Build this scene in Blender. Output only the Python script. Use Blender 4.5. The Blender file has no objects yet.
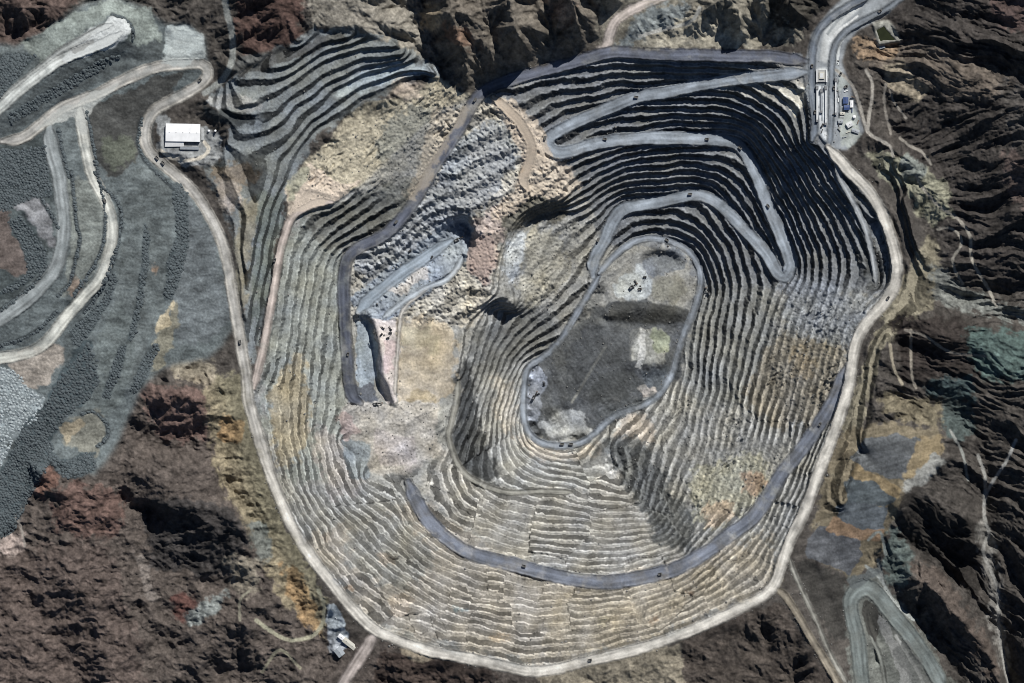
import bpy, bmesh, math, random
import numpy as np
random.seed(7)
F = np.float32
MPP = 3.0            # metres of ground per photograph pixel
W, H = 1024, 683
CAMH = 12000.0       # camera altitude in metres
scene = bpy.context.scene

# ------------------------------------------------------------------ noise
_rng = np.random.RandomState(11)
_perm = _rng.permutation(256).astype(np.int32)
_perm = np.concatenate([_perm, _perm, _perm])
_ang = _rng.rand(256) * 2 * np.pi
_gx, _gy = np.cos(_ang).astype(F), np.sin(_ang).astype(F)
_rv = _rng.rand(256).astype(F)

def hsh(ix, iy, k=0):
    return _perm[_perm[(ix + k * 57) & 255] + (iy & 255)]

def gnoise(x, y, k=0):
    ix = np.floor(x).astype(np.int32); iy = np.floor(y).astype(np.int32)
    fx = (x - ix).astype(F); fy = (y - iy).astype(F)
    u = fx * fx * fx * (fx * (fx * 6 - 15) + 10); v = fy * fy * fy * (fy * (fy * 6 - 15) + 10)
    def g(a, b):
        h = hsh(ix + a, iy + b, k)
        return _gx[h] * (fx - a) + _gy[h] * (fy - b)
    n0 = g(0, 0); n0 += u * (g(1, 0) - n0)
    n1 = g(0, 1); n1 += u * (g(1, 1) - n1)
    return (n0 + v * (n1 - n0)) * F(1.5)

def fbm(x, y, octs=4, k=0, gain=0.5):
    a, f, s = 1.0, 1.0, 0
    for i in range(octs):
        s = s + F(a) * gnoise(x * F(f), y * F(f), k + i)
        a *= gain; f *= 2.03
    return s

def ridged(x, y, octs=4, k=0, gain=0.55):
    a, f, s = 1.0, 1.0, 0
    for i in range(octs):
        s = s + F(a) * (F(1) - np.abs(gnoise(x * F(f), y * F(f), k + i)) * F(2))
        a *= gain; f *= 2.07
    return s

def cells(x, y, k=0):
    ix = np.floor(x).astype(np.int32); iy = np.floor(y).astype(np.int32); best = np.full(x.shape, 9, F); out = np.zeros(x.shape, F)
    for a in (-1, 0, 1):
        for b in (-1, 0, 1):
            h = hsh(ix + a, iy + b, k); h2 = hsh(ix + a, iy + b, k + 3)
            d = (x - ix - a - _rv[h]) ** 2 + (y - iy - b - _rv[h2]) ** 2; m = d < best
            best = np.where(m, d, best); out = np.where(m, _rv[hsh(ix + a, iy + b, k + 9)], out)
    return out - F(.5)

def sstep(a, b, x):
    t = np.clip((x - a) / (b - a), 0, 1)
    return t * t * (3 - 2 * t)

def boxblur(a, r):
    if r < 1: return a
    for ax in (0, 1):
        p = [(0, 0), (0, 0)]; p[ax] = (r + 1, r)
        c = np.cumsum(np.pad(a, p, mode='edge').astype(np.float64), axis=ax)
        n = a.shape[ax]
        if ax == 0: a = ((c[2 * r + 1:2 * r + 1 + n] - c[:n]) / (2 * r + 1)).astype(F)
        else: a = ((c[:, 2 * r + 1:2 * r + 1 + n] - c[:, :n]) / (2 * r + 1)).astype(F)
    return a

# ------------------------------------------------------------------ grids (in units of photograph pixels, y down)
STEP = 0.8
def axis(lo, hi):
    core = np.arange(lo, hi + 1e-6, STEP)
    d, g = STEP, []
    x = core[-1]
    while x < hi + 2600:
        d *= 1.16; x += d; g.append(x - core[-1])
    g = np.array(g)
    return np.concatenate([(core[0] - g)[::-1], core, core[-1] + g]).astype(F)
ax_x, ax_y = axis(-36, 1060), axis(-36, 719)
X, Y = np.meshgrid(ax_x, ax_y)
NY, NX = X.shape
bx, by = np.arange(-60, 1086, 2.0), np.arange(-60, 746, 2.0)      # solve grid

def smooth(pts, step=4.0, closed=False):
    p = np.array(pts, float)
    if closed: p = np.vstack([p[-1:], p, p[:2]])
    else: p = np.vstack([2 * p[0] - p[1], p, 2 * p[-1] - p[-2]])
    out = []
    for i in range(1, len(p) - 2):
        n = max(1, int(np.hypot(*(p[i + 1] - p[i])[:2]) / step))
        for t in np.arange(n) / n:
            a, b, c, d = p[i - 1:i + 3]
            out.append(.5 * (2 * b + (c - a) * t + (2 * a - 5 * b + 4 * c - d) * t * t + (3 * b - a - 3 * c + d) * t ** 3))
    out.append(p[-2])
    return np.array(out)

def raster(gx, gy, pts, R):
    """distance, signed side, arc length and height of a polyline on a grid, out to R"""
    D = np.full((len(gy), len(gx)), 1e9, F); S = np.zeros_like(D); A = np.zeros_like(D); Z = np.zeros_like(D)
    arc = 0.0
    for a, b in zip(pts[:-1], pts[1:]):
        dx, dy = b[0] - a[0], b[1] - a[1]; L = math.hypot(dx, dy)
        if L < 1e-6: continue
        x0, x1 = np.searchsorted(gx, [min(a[0], b[0]) - R, max(a[0], b[0]) + R])
        y0, y1 = np.searchsorted(gy, [min(a[1], b[1]) - R, max(a[1], b[1]) + R])
        if x1 > x0 and y1 > y0:
            px = gx[x0:x1][None, :] - a[0]; py = gy[y0:y1][:, None] - a[1]
            t = np.clip((px * dx + py * dy) / (L * L), 0, 1)
            ex, ey = px - t * dx, py - t * dy
            d = np.sqrt(ex * ex + ey * ey)
            sl = np.s_[y0:y1, x0:x1]
            m = d < D[sl]
            D[sl][m] = d[m]
            S[sl][m] = ((px * dy - py * dx) / L)[m]
            A[sl][m] = (arc + t * L)[m]
            if len(a) > 2: Z[sl][m] = (a[2] + (b[2] - a[2]) * t)[m]
        arc += L
    return D, S, A, Z

def inpoly(PX, PY, poly):
    m = np.zeros(PX.shape, bool)
    n = len(poly)
    for i in range(n):
        x0, y0 = poly[i][:2]; x1, y1 = poly[(i + 1) % n][:2]
        if y0 == y1: continue
        c = ((y0 > PY) != (y1 > PY))
        m ^= c & (PX < (x1 - x0) * (PY - y0) / (y1 - y0) + x0)
    return m

# ------------------------------------------------------------------ roads traced from the photograph (x, y, height)
PERIM = [(2,141,17),(22,138,17),(40,125,16),(60,109,15),(78,101,15),(98,93,14),(120,82,14),(142,72,12),(163,66,11),(186,64,10),(201,64,9),
 (208,71,8),(204,81,7),(190,91,6),(170,101,4),(155,110,3),(147,123,2),(145,139,1),(150,152,0),(164,165,-2),(178,177,-3),(195,193,-4),
 (208,213,-4),(220,237,-4),(227,261,-4),(232,291,-4),(237,321,-4),(241,345,-4),(246,375,-4),(249,402,-4),(256,428,-4),(268,467,-4),
 (281,502,-4),(292,526,-4),(308,552,-4),(331,582,-4),(353,609,-4),(373,628,-4),(398,640,-4),(431,651,-4),(468,658,-4),(508,667,-4),(530,671,-4),
 (555,669,-4),(587,661,-4),(637,649,-4),(687,632,-4),(724,616,-4),(752,602,-4),(767,593,-4),(775,583,-4),(781,566,-4),(790,541,-4),
 (804,512,-4),(819,472,-3),(834,432,-3),(847,392,-3),(852,365,-3),(857,340,-3),(868,321,-3),(884,303,-3),(895,284,-3),(897,265,-2),
 (893,245,-2),(883,215,-1),(868,190,0),(851,173,1),(838,158,2),(828,147,2)]
ROADS = [
 # name, pts, half width, colour (sRGB), label
 ('haul_road', PERIM, 5.2, (206,201,190), 'pale grey haul road circling the whole open pit along its rim'),
 ('haul_road', [(806,61,2),(785,58,1),(767,56,1),(735,56,0),(700,55,0),(650,54,-1),(620,52,-2),(607,53,-2),(592,57,-4),(575,62,-6),(537,72,-9),(510,80,-11),
   (494,86,-13),(481,94,-14),(471,106,-16),(461,125,-20),(448,146,-24),(431,172,-29),(417,197,-33),(399,221,-36),(381,237,-38),(360,247,-40),
   (348,258,-42),(344,278,-44),(344,308,-46),(346,341,-48),(348,370,-50),(352,395,-51),(361,403,-52)], 5.7, (100,105,118), 'dark slate haul road along the north rim and down the west wall'),
 ('ramp_road', [(806,72,2),(786,74,0),(767,76,-4),(737,79,-12),(700,85,-19),(667,92,-23),(637,97,-27),(612,107,-31),(587,117,-34),(562,129,-37),(550,137,-38),(548,146,-39),
   (556,152,-40),(570,151,-41),(590,145,-43),(617,140,-46),(652,138,-49),(687,138,-52),(720,140,-55),(737,144,-57),(747,156,-59),(756,174,-60),(768,205,-63),
   (778,228,-65),(787,252,-67),(790,266,-69),(785,276,-71),(777,272,-72),(769,257,-74),(760,246,-77),(744,229,-81),(724,208,-85),(707,197,-88),(692,195,-90),(672,199,-93),(647,204,-96),
   (624,209,-98),(613,221,-100),(606,238,-102),(597,253,-104),(593,264,-106),(593,276,-109)], 6.0, (146,155,164), 'blue-grey zigzag ramp road descending the north wall in switchbacks'),
 ('ramp_road', [(599,273,-107),(612,258,-109),(627,246,-111),(642,239,-113),(662,239,-115),(681,246,-117),(694,257,-118),(701,276,-120),(698,296,-122),(692,316,-124),(683,336,-126),
   (677,357,-128),(672,374,-130),(661,392,-131),(645,404,-132),(619,413,-133),(607,422,-134),(594,434,-135),(580,443,-135),(562,446,-136),(543,443,-136),(529,433,-135),(524,417,-134),
   (524,392,-133),(528,368,-131),(544,356,-128),(562,338,-122),(577,313,-116),(589,293,-111),(599,276,-108)], 3.0, (146,154,163), 'grey-blue ramp road looping round the bottom of the pit'),
 ('ramp_road', [(848,365,-4),(842,380,-7),(835,398,-10),(818,426,-15),(799,452,-20),(781,475,-25),(768,496,-28),(752,518,-31),(727,537,-35),(700,556,-38),(675,569,-41),(637,578,-44),(600,582,-46),
   (562,577,-48),(532,570,-50),(508,563,-52),(485,558,-53),(466,551,-54),(444,536,-56),(426,517,-58),(415,497,-60),(408,482,-61)], 6.6, (120,126,138), 'wide blue-grey ramp sweeping across the south wall of the pit'),
 ('dirt_road', [(332,202,-6),(318,202,-6),(306,207,-6),(291,219,-6),(283,241,-6),(278,263,-6),(275,284,-5),(270,310,-5),(265,340,-5),(259,366,-4),(254,388,-4)], 3.8, (196,182,172), 'pinkish dirt road running down the inside of the west rim'),
 ('haul_road', [(80,106,15),(81,118,15),(83,134,15),(87,154,15),(93,176,14),(105,200,14),(110,213,14),(112,228,14),(110,252,13),(101,277,13),(82,299,13),(65,318,13),(51,337,13),(36,349,13),(18,355,13),(0,358,13),(-30,362,13)], 5.4, (200,200,190), 'pale road winding down across the grey dump at left'),
 ('haul_road', [(49,126,18),(52,150,19),(58,172,20),(62,200,21),(64,222,21),(62,247,21),(54,271,21),(38,290,21),(18,307,21),(-2,320,21),(-30,334,21)], 6.6, (150,156,156), 'wide smooth grey road at the far left edge of the dump'),
 ('haul_road', [(-20,122,26),(0,108,26),(18,92,27),(38,76,28),(60,60,29),(84,50,30),(105,42,31),(120,33,32)], 5.0, (205,208,202), 'pale road climbing to the rounded top of the waste dump'),
 ('haul_road', [(-20,110,26),(0,101,26),(20,84,27),(40,68,28),(62,50,30),(80,40,31),(98,29,32),(112,24,32)], 3.0, (168,171,167), 'narrow grey lane along the upper edge of the waste dump top'),
 ('haul_road', [(600,48,-1),(607,44,0),(610,34,2),(615,22,4),(626,13,6),(642,5,8),(660,-3,9),(700,-20,10)], 5.0, (196,184,175), 'pinkish tan road leaving the north rim towards the top'),
 ('haul_road', [(376,632,-4),(369,644,-5),(360,658,-6),(348,676,-7),(338,695,-9)], 5.4, (186,174,166), 'pinkish spur road leaving the south-west rim'),
 ('dirt_road', [(776,588,-4),(785,596,-5),(796,612,-7),(810,637,-10),(824,659,-13),(842,690,-16)], 3.4, (158,148,130), 'tan dirt road descending south from the south-east corner'),
 ('dirt_road', [(790,560,-5),(794,572,-7),(805,597,-11),(818,625,-14),(829,651,-17),(847,684,-20)], 2.0, (160,158,148), 'narrow pale track beside the tan south road'),
 ('dirt_road', [(888,700,-44),(884,676,-41),(880,656,-38),(874,642,-36),(868,626,-34),(866,610,-32),(872,602,-31)], 2.0, (136,138,130), 'narrow pale loop road inside the grey-green hairpin'),
 ('dirt_road', [(864,700,-36),(861,672,-34),(858,640,-32),(852,615,-30),(851,600,-29),(858,590,-28),(869,588,-28),(880,598,-30),(893,614,-32),(908,632,-35),(925,656,-38),(945,690,-42)], 7.5, (122,130,127), 'grey-green hairpin road at the bottom right'),
 ('haul_road', [(812,140,2),(815,125,2),(813,100,2),(812,75,2),(813,50,3),(818,32,4),(830,18,5),(848,6,6),(870,-6,7)], 3.4, (108,116,126), 'dark grey lane along the left of the mine yard'),
 ('haul_road', [(829,146,2),(831,125,2),(832,100,2),(832,75,2),(833,55,3),(838,40,4),(850,28,5),(868,18,6),(888,8,7),(910,-8,8)], 2.8, (120,127,134), 'grey lane up the middle of the mine yard'),
 ('dirt_road', [(358,312,-49),(368,300,-51),(385,286,-54),(405,271,-57),(425,258,-59),(440,247,-63),(452,240,-66)], 5.6, (142,154,165), 'smooth blue-grey floor lane of the long basin west of the centre'),
 ('dirt_road', [(493,97,-15),(506,108,-18),(518,120,-23),(527,134,-29),(532,148,-34),(529,164,-39),(523,178,-42),(528,190,-45)], 4.6, (196,174,148), 'broad tan track descending the rocky spur from the top'),
 ('dirt_road', [(384,317,-48),(400,304,-49),(415,294,-50),(430,286,-51),(446,280,-54),(457,268,-57),(463,256,-60)], 2.6, (172,180,186), 'pale lane along the lower edge of the long basin'),
 ('dirt_road', [(428,288,-50),(412,300,-49),(402,313,-49),(399,332,-50),(397,362,-52),(395,394,-54)], 1.5, (206,200,190), 'thin pale lane beside the ochre slope'),
 ('dirt_road', [(458,382,-71),(457,398,-71),(452,420,-71),(449,438,-72),(458,464,-78),(474,480,-82),(506,492,-87),(540,491,-90),(572,492,-93)], 2.6, (152,150,140), 'broad grey berm curving round the west of the inner pit'),
 ('ramp_road', [(836,166,-1),(841,180,-3),(850,196,-5),(858,212,-8),(865,228,-10),(871,250,-13),(875,272,-16),(876,284,-18)], 2.6, (170,174,176), 'narrow ramp road just inside the east rim'),
]
TRACKS = [
 ([(225,-10),(226,8),(231,28),(233,48),(231,64),(222,80),(205,93)], 3.2, (128,132,126)),
 ([(836,70),(848,80),(856,93),(861,110),(868,132),(880,140),(890,146),(893,156)], 1.3, (150,143,130)),
 ([(866,70),(872,82),(872,98),(869,116),(868,132)], 1.3, (150,143,130)),
 ([(886,84),(884,98),(886,114),(891,134)], 1.0, (128,120,108)),
 ([(890,90),(893,100),(900,110),(906,118)], .8, (128,120,108)),
 ([(900,138),(910,146),(922,152),(931,164)], 1.1, (140,132,118)),
 ([(916,176),(926,192),(940,207),(958,219),(970,236),(971,256),(978,272),(988,288),(996,306)], 1.3, (140,133,118)),
 ([(938,229),(950,228),(960,236),(961,246),(953,258),(955,270),(963,284)], 1.0, (140,133,118)),
 ([(978,455),(985,478),(984,505),(985,520),(989,534),(983,550),(990,570),(997,588),(998,612),(1000,637),(1004,662),(1010,690)], 1.5, (136,134,126)),
 ([(1016,440),(1006,462),(990,486),(984,505)], 1.2, (140,140,135)),
 ([(890,345),(894,368),(902,384)], 1.0, (150,138,112)),
 ([(911,330),(911,352),(912,376),(916,388)], 1.0, (140,130,112)),
 ([(256,620),(272,632),(290,640),(312,636),(322,624),(324,605),(318,590)], 1.8, (150,146,116)),
 ([(300,668),(280,650),(262,672)], 1.2, (130,124,98)),
 ([(240,620),(240,600),(250,590)], 1.0, (128,122,100)),
 ([(15,515),(21,528),(25,546)], 1.0, (140,130,118)),
 ([(878,560),(886,590),(898,608)], 1.4, (124,128,122)),
 ([(868,540),(880,532),(886,555)], 1.2, (118,128,122)),
 ([(896,636),(906,652),(918,672),(930,698)], 1.4, (160,160,152)), ([(866,566),(880,578),(890,596),(902,610),(914,620)], 1.4, (140,146,140)), ([(950,430),(962,452),(968,480)], 1.0, (128,130,122)), ([(905,330),(925,336),(950,352),(985,356)], .9, (120,112,100)),
 ([(606,346),(596,362),(583,384),(572,402)], .9, (150,150,138)),
 ([(160,150),(172,158),(190,160),(204,156),(209,148),(204,142)], 1.5, (196,184,160)),
 ([(640,36),(660,30),(690,22),(700,8)], 1.6, (160,158,148)),
]

# ------------------------------------------------------------------ base relief: heights on lines and pads, a membrane between them
LINES = [   # (points with height, half width)
 # inside the pit
 ([(500,98,-17),(515,112,-20),(530,130,-28),(538,150,-36),(545,170,-42),(540,190,-46)], 3),
 ([(575,185,-60),(588,205,-80)], 2),
 ([(495,270,-54),(498,250,-51),(505,230,-50),(519,212,-50),(540,201,-51),(562,195,-55)], 2),
 ([(504,270,-66),(509,254,-70),(517,236,-73),(530,222,-75),(545,214,-77),(562,211,-80)], 2),
 ([(515,280,-80),(535,285,-88),(550,270,-92),(570,260,-98)], 3),
 ([(474,305,-60),(492,296,-62),(506,297,-66),(514,306,-72)], 1.5),
 ([(490,312,-82),(500,312,-88),(514,318,-96),(530,318,-102)], 3),
 ([(472,226,-48),(486,240,-50),(495,256,-52)], 4), ([(478,262,-51),(490,290,-55),(470,310,-60)], 3),
 ([(455,325,-62),(456,350,-63),(456,380,-64)], 2),
 ([(463,380,-72),(456,400,-71),(450,425,-71),(449,440,-72),(461,470,-78),(476,482,-82),(506,492,-87),(540,491,-90),(570,492,-93)], 3),
 ([(400,325,-52),(400,365,-55),(400,398,-57)], 3), ([(425,360,-58),(430,390,-60)], 5),
 ([(352,302,-47),(372,296,-50),(400,276,-54),(425,262,-60),(445,246,-65),(460,236,-68)], 5),
 ([(443,222,-47),(452,214,-45),(466,212,-44),(477,222,-44),(479,240,-46),(476,252,-50)], 1.5), ([(446,232,-64),(457,224,-67),(465,223,-69),(471,230,-70),(472,243,-68),(470,252,-64)], 1.5),
 ([(392,312,-47),(415,296,-48),(435,284,-49),(455,272,-50),(466,258,-51)], 3),
 ([(358,322,-56),(364,345,-60),(366,375,-61)], 5), ([(368,322,-59),(372,340,-62),(375,358,-63),(376,376,-63),(382,390,-62),(388,402,-60)], 1.5),
 ([(366,312,-47),(374,320,-46),(379,340,-46),(382,358,-46),(383,374,-46),(390,386,-47),(395,402,-50)], 2),
 ([(350,415,-50),(370,415,-52),(400,412,-56),(430,415,-60),(440,425,-64)], 4),
 ([(345,440,-52),(380,440,-56),(420,445,-62),(440,450,-68)], 4), ([(370,475,-57),(400,472,-60)], 6),
 ([(620,445,-112),(645,470,-98),(665,490,-82),(688,515,-60)], 2),
 ([(600,452,-120),(620,482,-106),(645,512,-86),(668,540,-60),(686,557,-44)], 4),
 ([(600,325,-114),(620,310,-113),(655,308,-113),(680,312,-117)], 2),
 ([(605,340,-118),(590,360,-121),(575,385,-125),(568,402,-129)], 3), ([(560,360,-126),(545,390,-131),(545,420,-134)], 4),
 ([(625,375,-127),(610,395,-129),(590,415,-133)], 4), ([(640,390,-131),(660,380,-131)], 3),
 ([(604,320,-119),(630,325,-122),(650,326,-122),(678,326,-124)], 2),
 ([(870,185,-6),(880,215,-10),(885,245,-12),(886,270,-12)], 3),
 ([(634,263,-112),(643,253,-112),(658,249,-112),(674,250,-113),(683,258,-114)], 1.2), ([(642,265,-119),(648,258,-119),(658,254,-119),(670,256,-119),(676,262,-119)], 1.2),
 # north-west quarry, contour by contour
 ([(446,102,-10),(440,90,-6),(424,76,-2),(395,86,-2),(350,110,-2),(318,134,-3),(302,158,-4),(290,195,-6),(277,235,-7),(268,290,-7),(260,340,-6)], 2),
 ([(436,74,6),(415,66,8),(390,70,8),(345,88,8),(300,122,8),(272,155,8),(260,185,8),(252,220,7),(247,260,5),(246,320,1),(248,360,-2)], 2),
 ([(402,54,22),(360,56,22),(320,70,22),(285,96,20),(264,120,18),(246,134,15),(226,142,10)], 2),
 ([(350,34,36),(312,42,36),(275,64,34),(236,80,28)], 2), ([(228,172,6),(205,170,2)], 3),
 ([(212,112,13),(235,106,22),(254,100,25)], 3),
 # waste dump at the left
 ([(130,30,30),(118,18,31),(95,20,31),(70,40,29),(48,58,28)], 2), ([(150,20,8),(165,40,9),(160,58,11),(140,62,12)], 3),
 ([(122,60,14),(95,78,17),(60,98,19),(35,115,19)], 2), ([(80,2,10),(110,-2,9),(140,6,8)], 3), ([(35,30,12),(20,55,16)], 3),
 ([(172,28,13),(190,26,14),(200,36,13),(186,52,11),(165,58,11)], 4),
 ([(120,196,7),(122,228,6),(115,270,6),(96,304,7),(76,328,8)], 2), ([(96,195,17),(101,215,17),(100,245,16),(88,275,17),(70,300,17)], 2), ([(72,180,15),(76,220,15),(74,262,15),(62,286,16)], 2), ([(138,215,8),(142,240,8),(137,290,7),(127,340,5)], 1.5), ([(148,215,3),(152,240,2),(148,290,2),(138,340,0)], 1.5), ([(171,190,4),(172,240,4),(165,290,3)], 1.5), ([(188,195,-2),(191,240,-3),(182,290,-3)], 1.5),
 ([(165,170,-1),(150,180,7),(115,170,12),(110,140,13)], 3), ([(200,250,-3),(210,310,-4)], 4),
 ([(75,200,18),(80,240,17),(72,275,17)], 3), ([(30,200,23),(10,260,24),(-40,200,25),(-40,300,24)], 3), ([(25,210,26),(35,225,26)], 3),
 ([(95,345,8),(92,380,6),(70,415,5),(40,450,5),(10,510,4)], 3), ([(55,350,12),(45,390,11),(10,400,11),(-20,440,10)], 4), ([(85,440,-1),(100,430,-2),(120,400,-1)], 5), ([(150,360,0),(190,370,-3)], 4),
 # mountains: crests and valleys
 ([(-50,-40,30),(0,0,34),(40,10,30),(60,20,20)], 2), ([(-50,50,14),(0,35,12),(28,42,11)], 3),
 ([(240,-40,30),(268,0,46),(288,20,50),(300,40,44)], 2), ([(250,50,26),(240,20,24)], 2),
 ([(400,-40,16),(412,0,12),(426,30,6),(440,70,0),(452,92,-6)], 3), ([(438,-40,56),(446,0,50),(456,30,42),(462,55,20),(470,75,0)], 1),
 ([(500,-40,50),(510,10,46),(522,40,34),(530,54,4)], 1), ([(478,-40,30),(484,30,22),(492,60,6)], 2), ([(540,-40,24),(548,20,18),(556,50,1)], 2), ([(560,-40,56),(572,0,48),(584,26,26),(590,40,3)], 1),
 ([(360,-40,44),(350,0,42),(370,25,36),(400,48,26)], 2),
 ([(640,40,2),(700,40,2),(760,44,2)], 3), ([(700,-40,30),(730,10,22),(780,25,12)], 2), ([(790,-40,46),(790,10,34)], 2),
 ([(905,30,10),(885,60,6),(880,110,4),(900,150,8)], 3), ([(1075,-50,110),(1075,150,100)], 3), ([(960,-50,52),(960,40,50),(960,80,46)], 2), ([(950,120,28),(960,160,26),(1000,180,44)], 2),
 ([(900,165,14),(925,178,20),(945,200,20),(942,225,16)], 5), ([(905,200,14),(918,240,14),(928,265,12)], 3), ([(890,175,4),(905,225,4),(914,275,2)], 2),
 ([(930,300,4),(960,300,-2),(990,306,-6),(1030,322,-10),(1080,330,-14)], 3), ([(1075,230,60)], 3), ([(888,335,12),(882,375,13),(872,420,12),(856,470,9),(842,505,5)], 2), ([(900,340,0),(900,380,-4)], 3),
 ([(905,320,6),(950,340,20),(985,330,18),(1075,370,26)], 2), ([(900,400,-6),(940,405,-8),(965,420,-12),(985,460,-20),(984,520,-34),(998,600,-44),(1010,700,-56)], 3),
 ([(920,440,2),(942,432,6),(945,450,8),(930,470,8),(905,490,5),(896,505,3)], 3), ([(1075,440,40),(1075,560,20),(1060,690,10)], 3),
 ([(940,500,6),(965,520,2),(975,545,-8)], 2), ([(898,540,-24),(930,556,-32),(965,585,-42),(990,612,-46)], 3), ([(908,572,-14),(945,598,-8),(985,652,-18),(1010,695,-30)], 1),
 ([(898,600,-34),(930,640,-50),(955,690,-62)], 3),
 ([(852,440,2),(870,470,-2),(850,520,-10),(838,560,-22)], 3), ([(895,470,0),(880,520,-10),(868,560,-24),(850,585,-28)], 3), ([(815,560,-8),(830,600,-24),(845,640,-32)], 4),
 ([(870,620,-36),(880,660,-48)], 2),
 ([(790,620,-10),(770,640,-22),(800,690,-34)], 3), ([(700,650,-6),(720,690,-16)], 3), ([(640,670,-8),(600,690,-14)], 3), ([(480,690,-14),(420,680,-12)], 3), ([(380,680,-14)], 3),
 ([(335,615,-6),(335,630,-6),(338,645,-6)], 7), ([(318,640,-8),(305,610,-8),(292,580,-8)], 2),
 ([(238,420,-6),(225,470,-8),(250,520,-10),(265,550,-10)], 3), ([(180,372,4),(205,385,-2)], 3),
 ([(140,385,6),(165,395,22),(195,398,20),(205,425,8)], 2), ([(130,432,0),(160,448,-4),(205,450,-4)], 3), ([(150,470,14),(185,468,16),(215,475,6)], 2), ([(125,505,-6),(150,510,-6)], 3),
 ([(150,500,14),(175,505,20),(215,510,24),(245,530,20),(248,550,6)], 2), ([(140,565,-10),(190,580,-14),(240,585,-14)], 3), ([(32,465,18),(50,480,22),(80,500,20),(120,520,14)], 2),
 ([(10,545,0),(30,560,4)], 3), ([(-40,600,22),(0,580,14),(20,620,6),(40,690,-4)], 2), ([(60,560,16),(90,600,12),(110,690,2)], 2), ([(30,600,-2),(70,660,-12),(90,700,-18)], 2),
 ([(120,560,-2),(140,610,-8),(170,650,-14)], 2), ([(160,690,-4),(220,640,2),(262,600,2)], 2), ([(180,690,-20),(240,670,-20),(300,660,-14)], 2),
]
PADS = [  # flat areas (polygon, height)
 ([(805,62),(812,34),(830,10),(850,-10),(905,-10),(888,14),(858,30),(846,45),(842,62),(850,85),(858,110),(864,132),(846,150),(830,150),(815,128)], 2),
 ([(86,40),(105,26),(122,20),(131,32),(118,40),(100,48)], 32), ([(158,118),(205,118),(225,140),(222,160),(185,162),(168,158)], 4),
 ([(616,284),(632,269),(644,272),(670,277),(684,282),(672,298),(650,300),(622,299)], -113), ([(630,330),(667,330),(664,362),(630,364)], -121),
 ([(560,424),(580,425),(585,436),(562,442),(545,438),(534,428)], -136), ([(294,186),(318,168),(338,186),(356,184),(330,204),(306,206)], -6),
 ([(478,232),(494,252),(488,280),(466,262)], -51), ([(840,20),(0,0)], 0)][:8]

def solve():
    def res(a, shp):
        yy = np.linspace(0, a.shape[0] - 1, shp[0]); xx = np.linspace(0, a.shape[1] - 1, shp[1])
        return bil(a, xx[None, :] + 0 * yy[:, None], yy[:, None] + 0 * xx[None, :])
    fix = np.zeros((len(by), len(bx))); val = np.zeros_like(fix)
    BX, BY = np.meshgrid(bx, by)
    for pts, w in LINES:
        if len(pts) == 1: pts = pts * 2; pts = [pts[0], (pts[0][0] + 1, pts[0][1], pts[0][2])]
        d, _, _, z = raster(bx, by, smooth(pts), 14); m = d <= max(w, 1.5); fix[m] = 1; val[m] = z[m]
    for poly, z in PADS:
        m = inpoly(BX, BY, poly); fix[m] = 1; val[m] = z
    for nm, pts, hw, c, l in ROADS:
        d, _, _, z = raster(bx, by, smooth(pts), 14); m = d <= hw; fix[m] = 1; val[m] = z[m]
    z = None
    for lev in (16, 8, 4, 2, 1):
        f = fix[::lev, ::lev]; v = val[::lev, ::lev]
        if lev > 1:      # average fixed values per cell
            ny, nx = (fix.shape[0] // lev) * lev, (fix.shape[1] // lev) * lev
            fs = fix[:ny, :nx].reshape(ny // lev, lev, nx // lev, lev).sum((1, 3)); vs = (val * fix)[:ny, :nx].reshape(ny // lev, lev, nx // lev, lev).sum((1, 3))
            f = (fs > 0) * 1.0; v = vs / np.maximum(fs, 1)
        z = np.full(f.shape, -10.0) if z is None else res(z, f.shape)
        m = f > 0; z[m] = v[m]
        iy, ix = np.indices(z.shape); red = ((ix + iy) & 1 == 0) & ~m; blk = ((ix + iy) & 1 == 1) & ~m
        for it in range({16: 150, 8: 120, 4: 100, 2: 100, 1: 120}[lev]):
            for c in (red, blk):
                p = np.pad(z, 1, mode='edge')
                s = (p[:-2, 1:-1] + p[2:, 1:-1] + p[1:-1, :-2] + p[1:-1, 2:]) * .25
                z = np.where(c, z + 1.6 * (s - z), z)
    return z

def bil(a, fx, fy):
    fx = np.clip(fx, 0, a.shape[1] - 1.001); fy = np.clip(fy, 0, a.shape[0] - 1.001)
    ix = fx.astype(np.int32); iy = fy.astype(np.int32); u = fx - ix; v = fy - iy
    return ((a[iy, ix] * (1 - u) + a[iy, ix + 1] * u) * (1 - v) + (a[iy + 1, ix] * (1 - u) + a[iy + 1, ix + 1] * u) * v).astype(F)

base = solve()
# slight warp so traced lines are not ruler-straight
WX = X + F(2.2) * gnoise(X / 17, Y / 17, 3) + F(1.0) * gnoise(X / 6, Y / 6, 4)
WY = Y + F(2.2) * gnoise(X / 17, Y / 17, 5) + F(1.0) * gnoise(X / 6, Y / 6, 6)
Zb = bil(boxblur(base.astype(F), 1), (X + 60) / 2, (Y + 60) / 2)

def mask(poly, blur=2, warp=1.0):
    """soft mask of a polygon with a ragged outline"""
    xs = [p[0] for p in poly]; ys = [p[1] for p in poly]; pad = blur * 3 + 8
    x0, x1 = np.searchsorted(ax_x, [min(xs) - pad, max(xs) + pad]); y0, y1 = np.searchsorted(ax_y, [min(ys) - pad, max(ys) + pad])
    sl = np.s_[y0:y1, x0:x1]
    px = X[sl] + F(warp) * (WX[sl] - X[sl]); py = Y[sl] + F(warp) * (WY[sl] - Y[sl])
    m = inpoly(px, py, poly).astype(F)
    r = int(blur / STEP)
    return sl, boxblur(boxblur(m, r), r) if r else m

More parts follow.
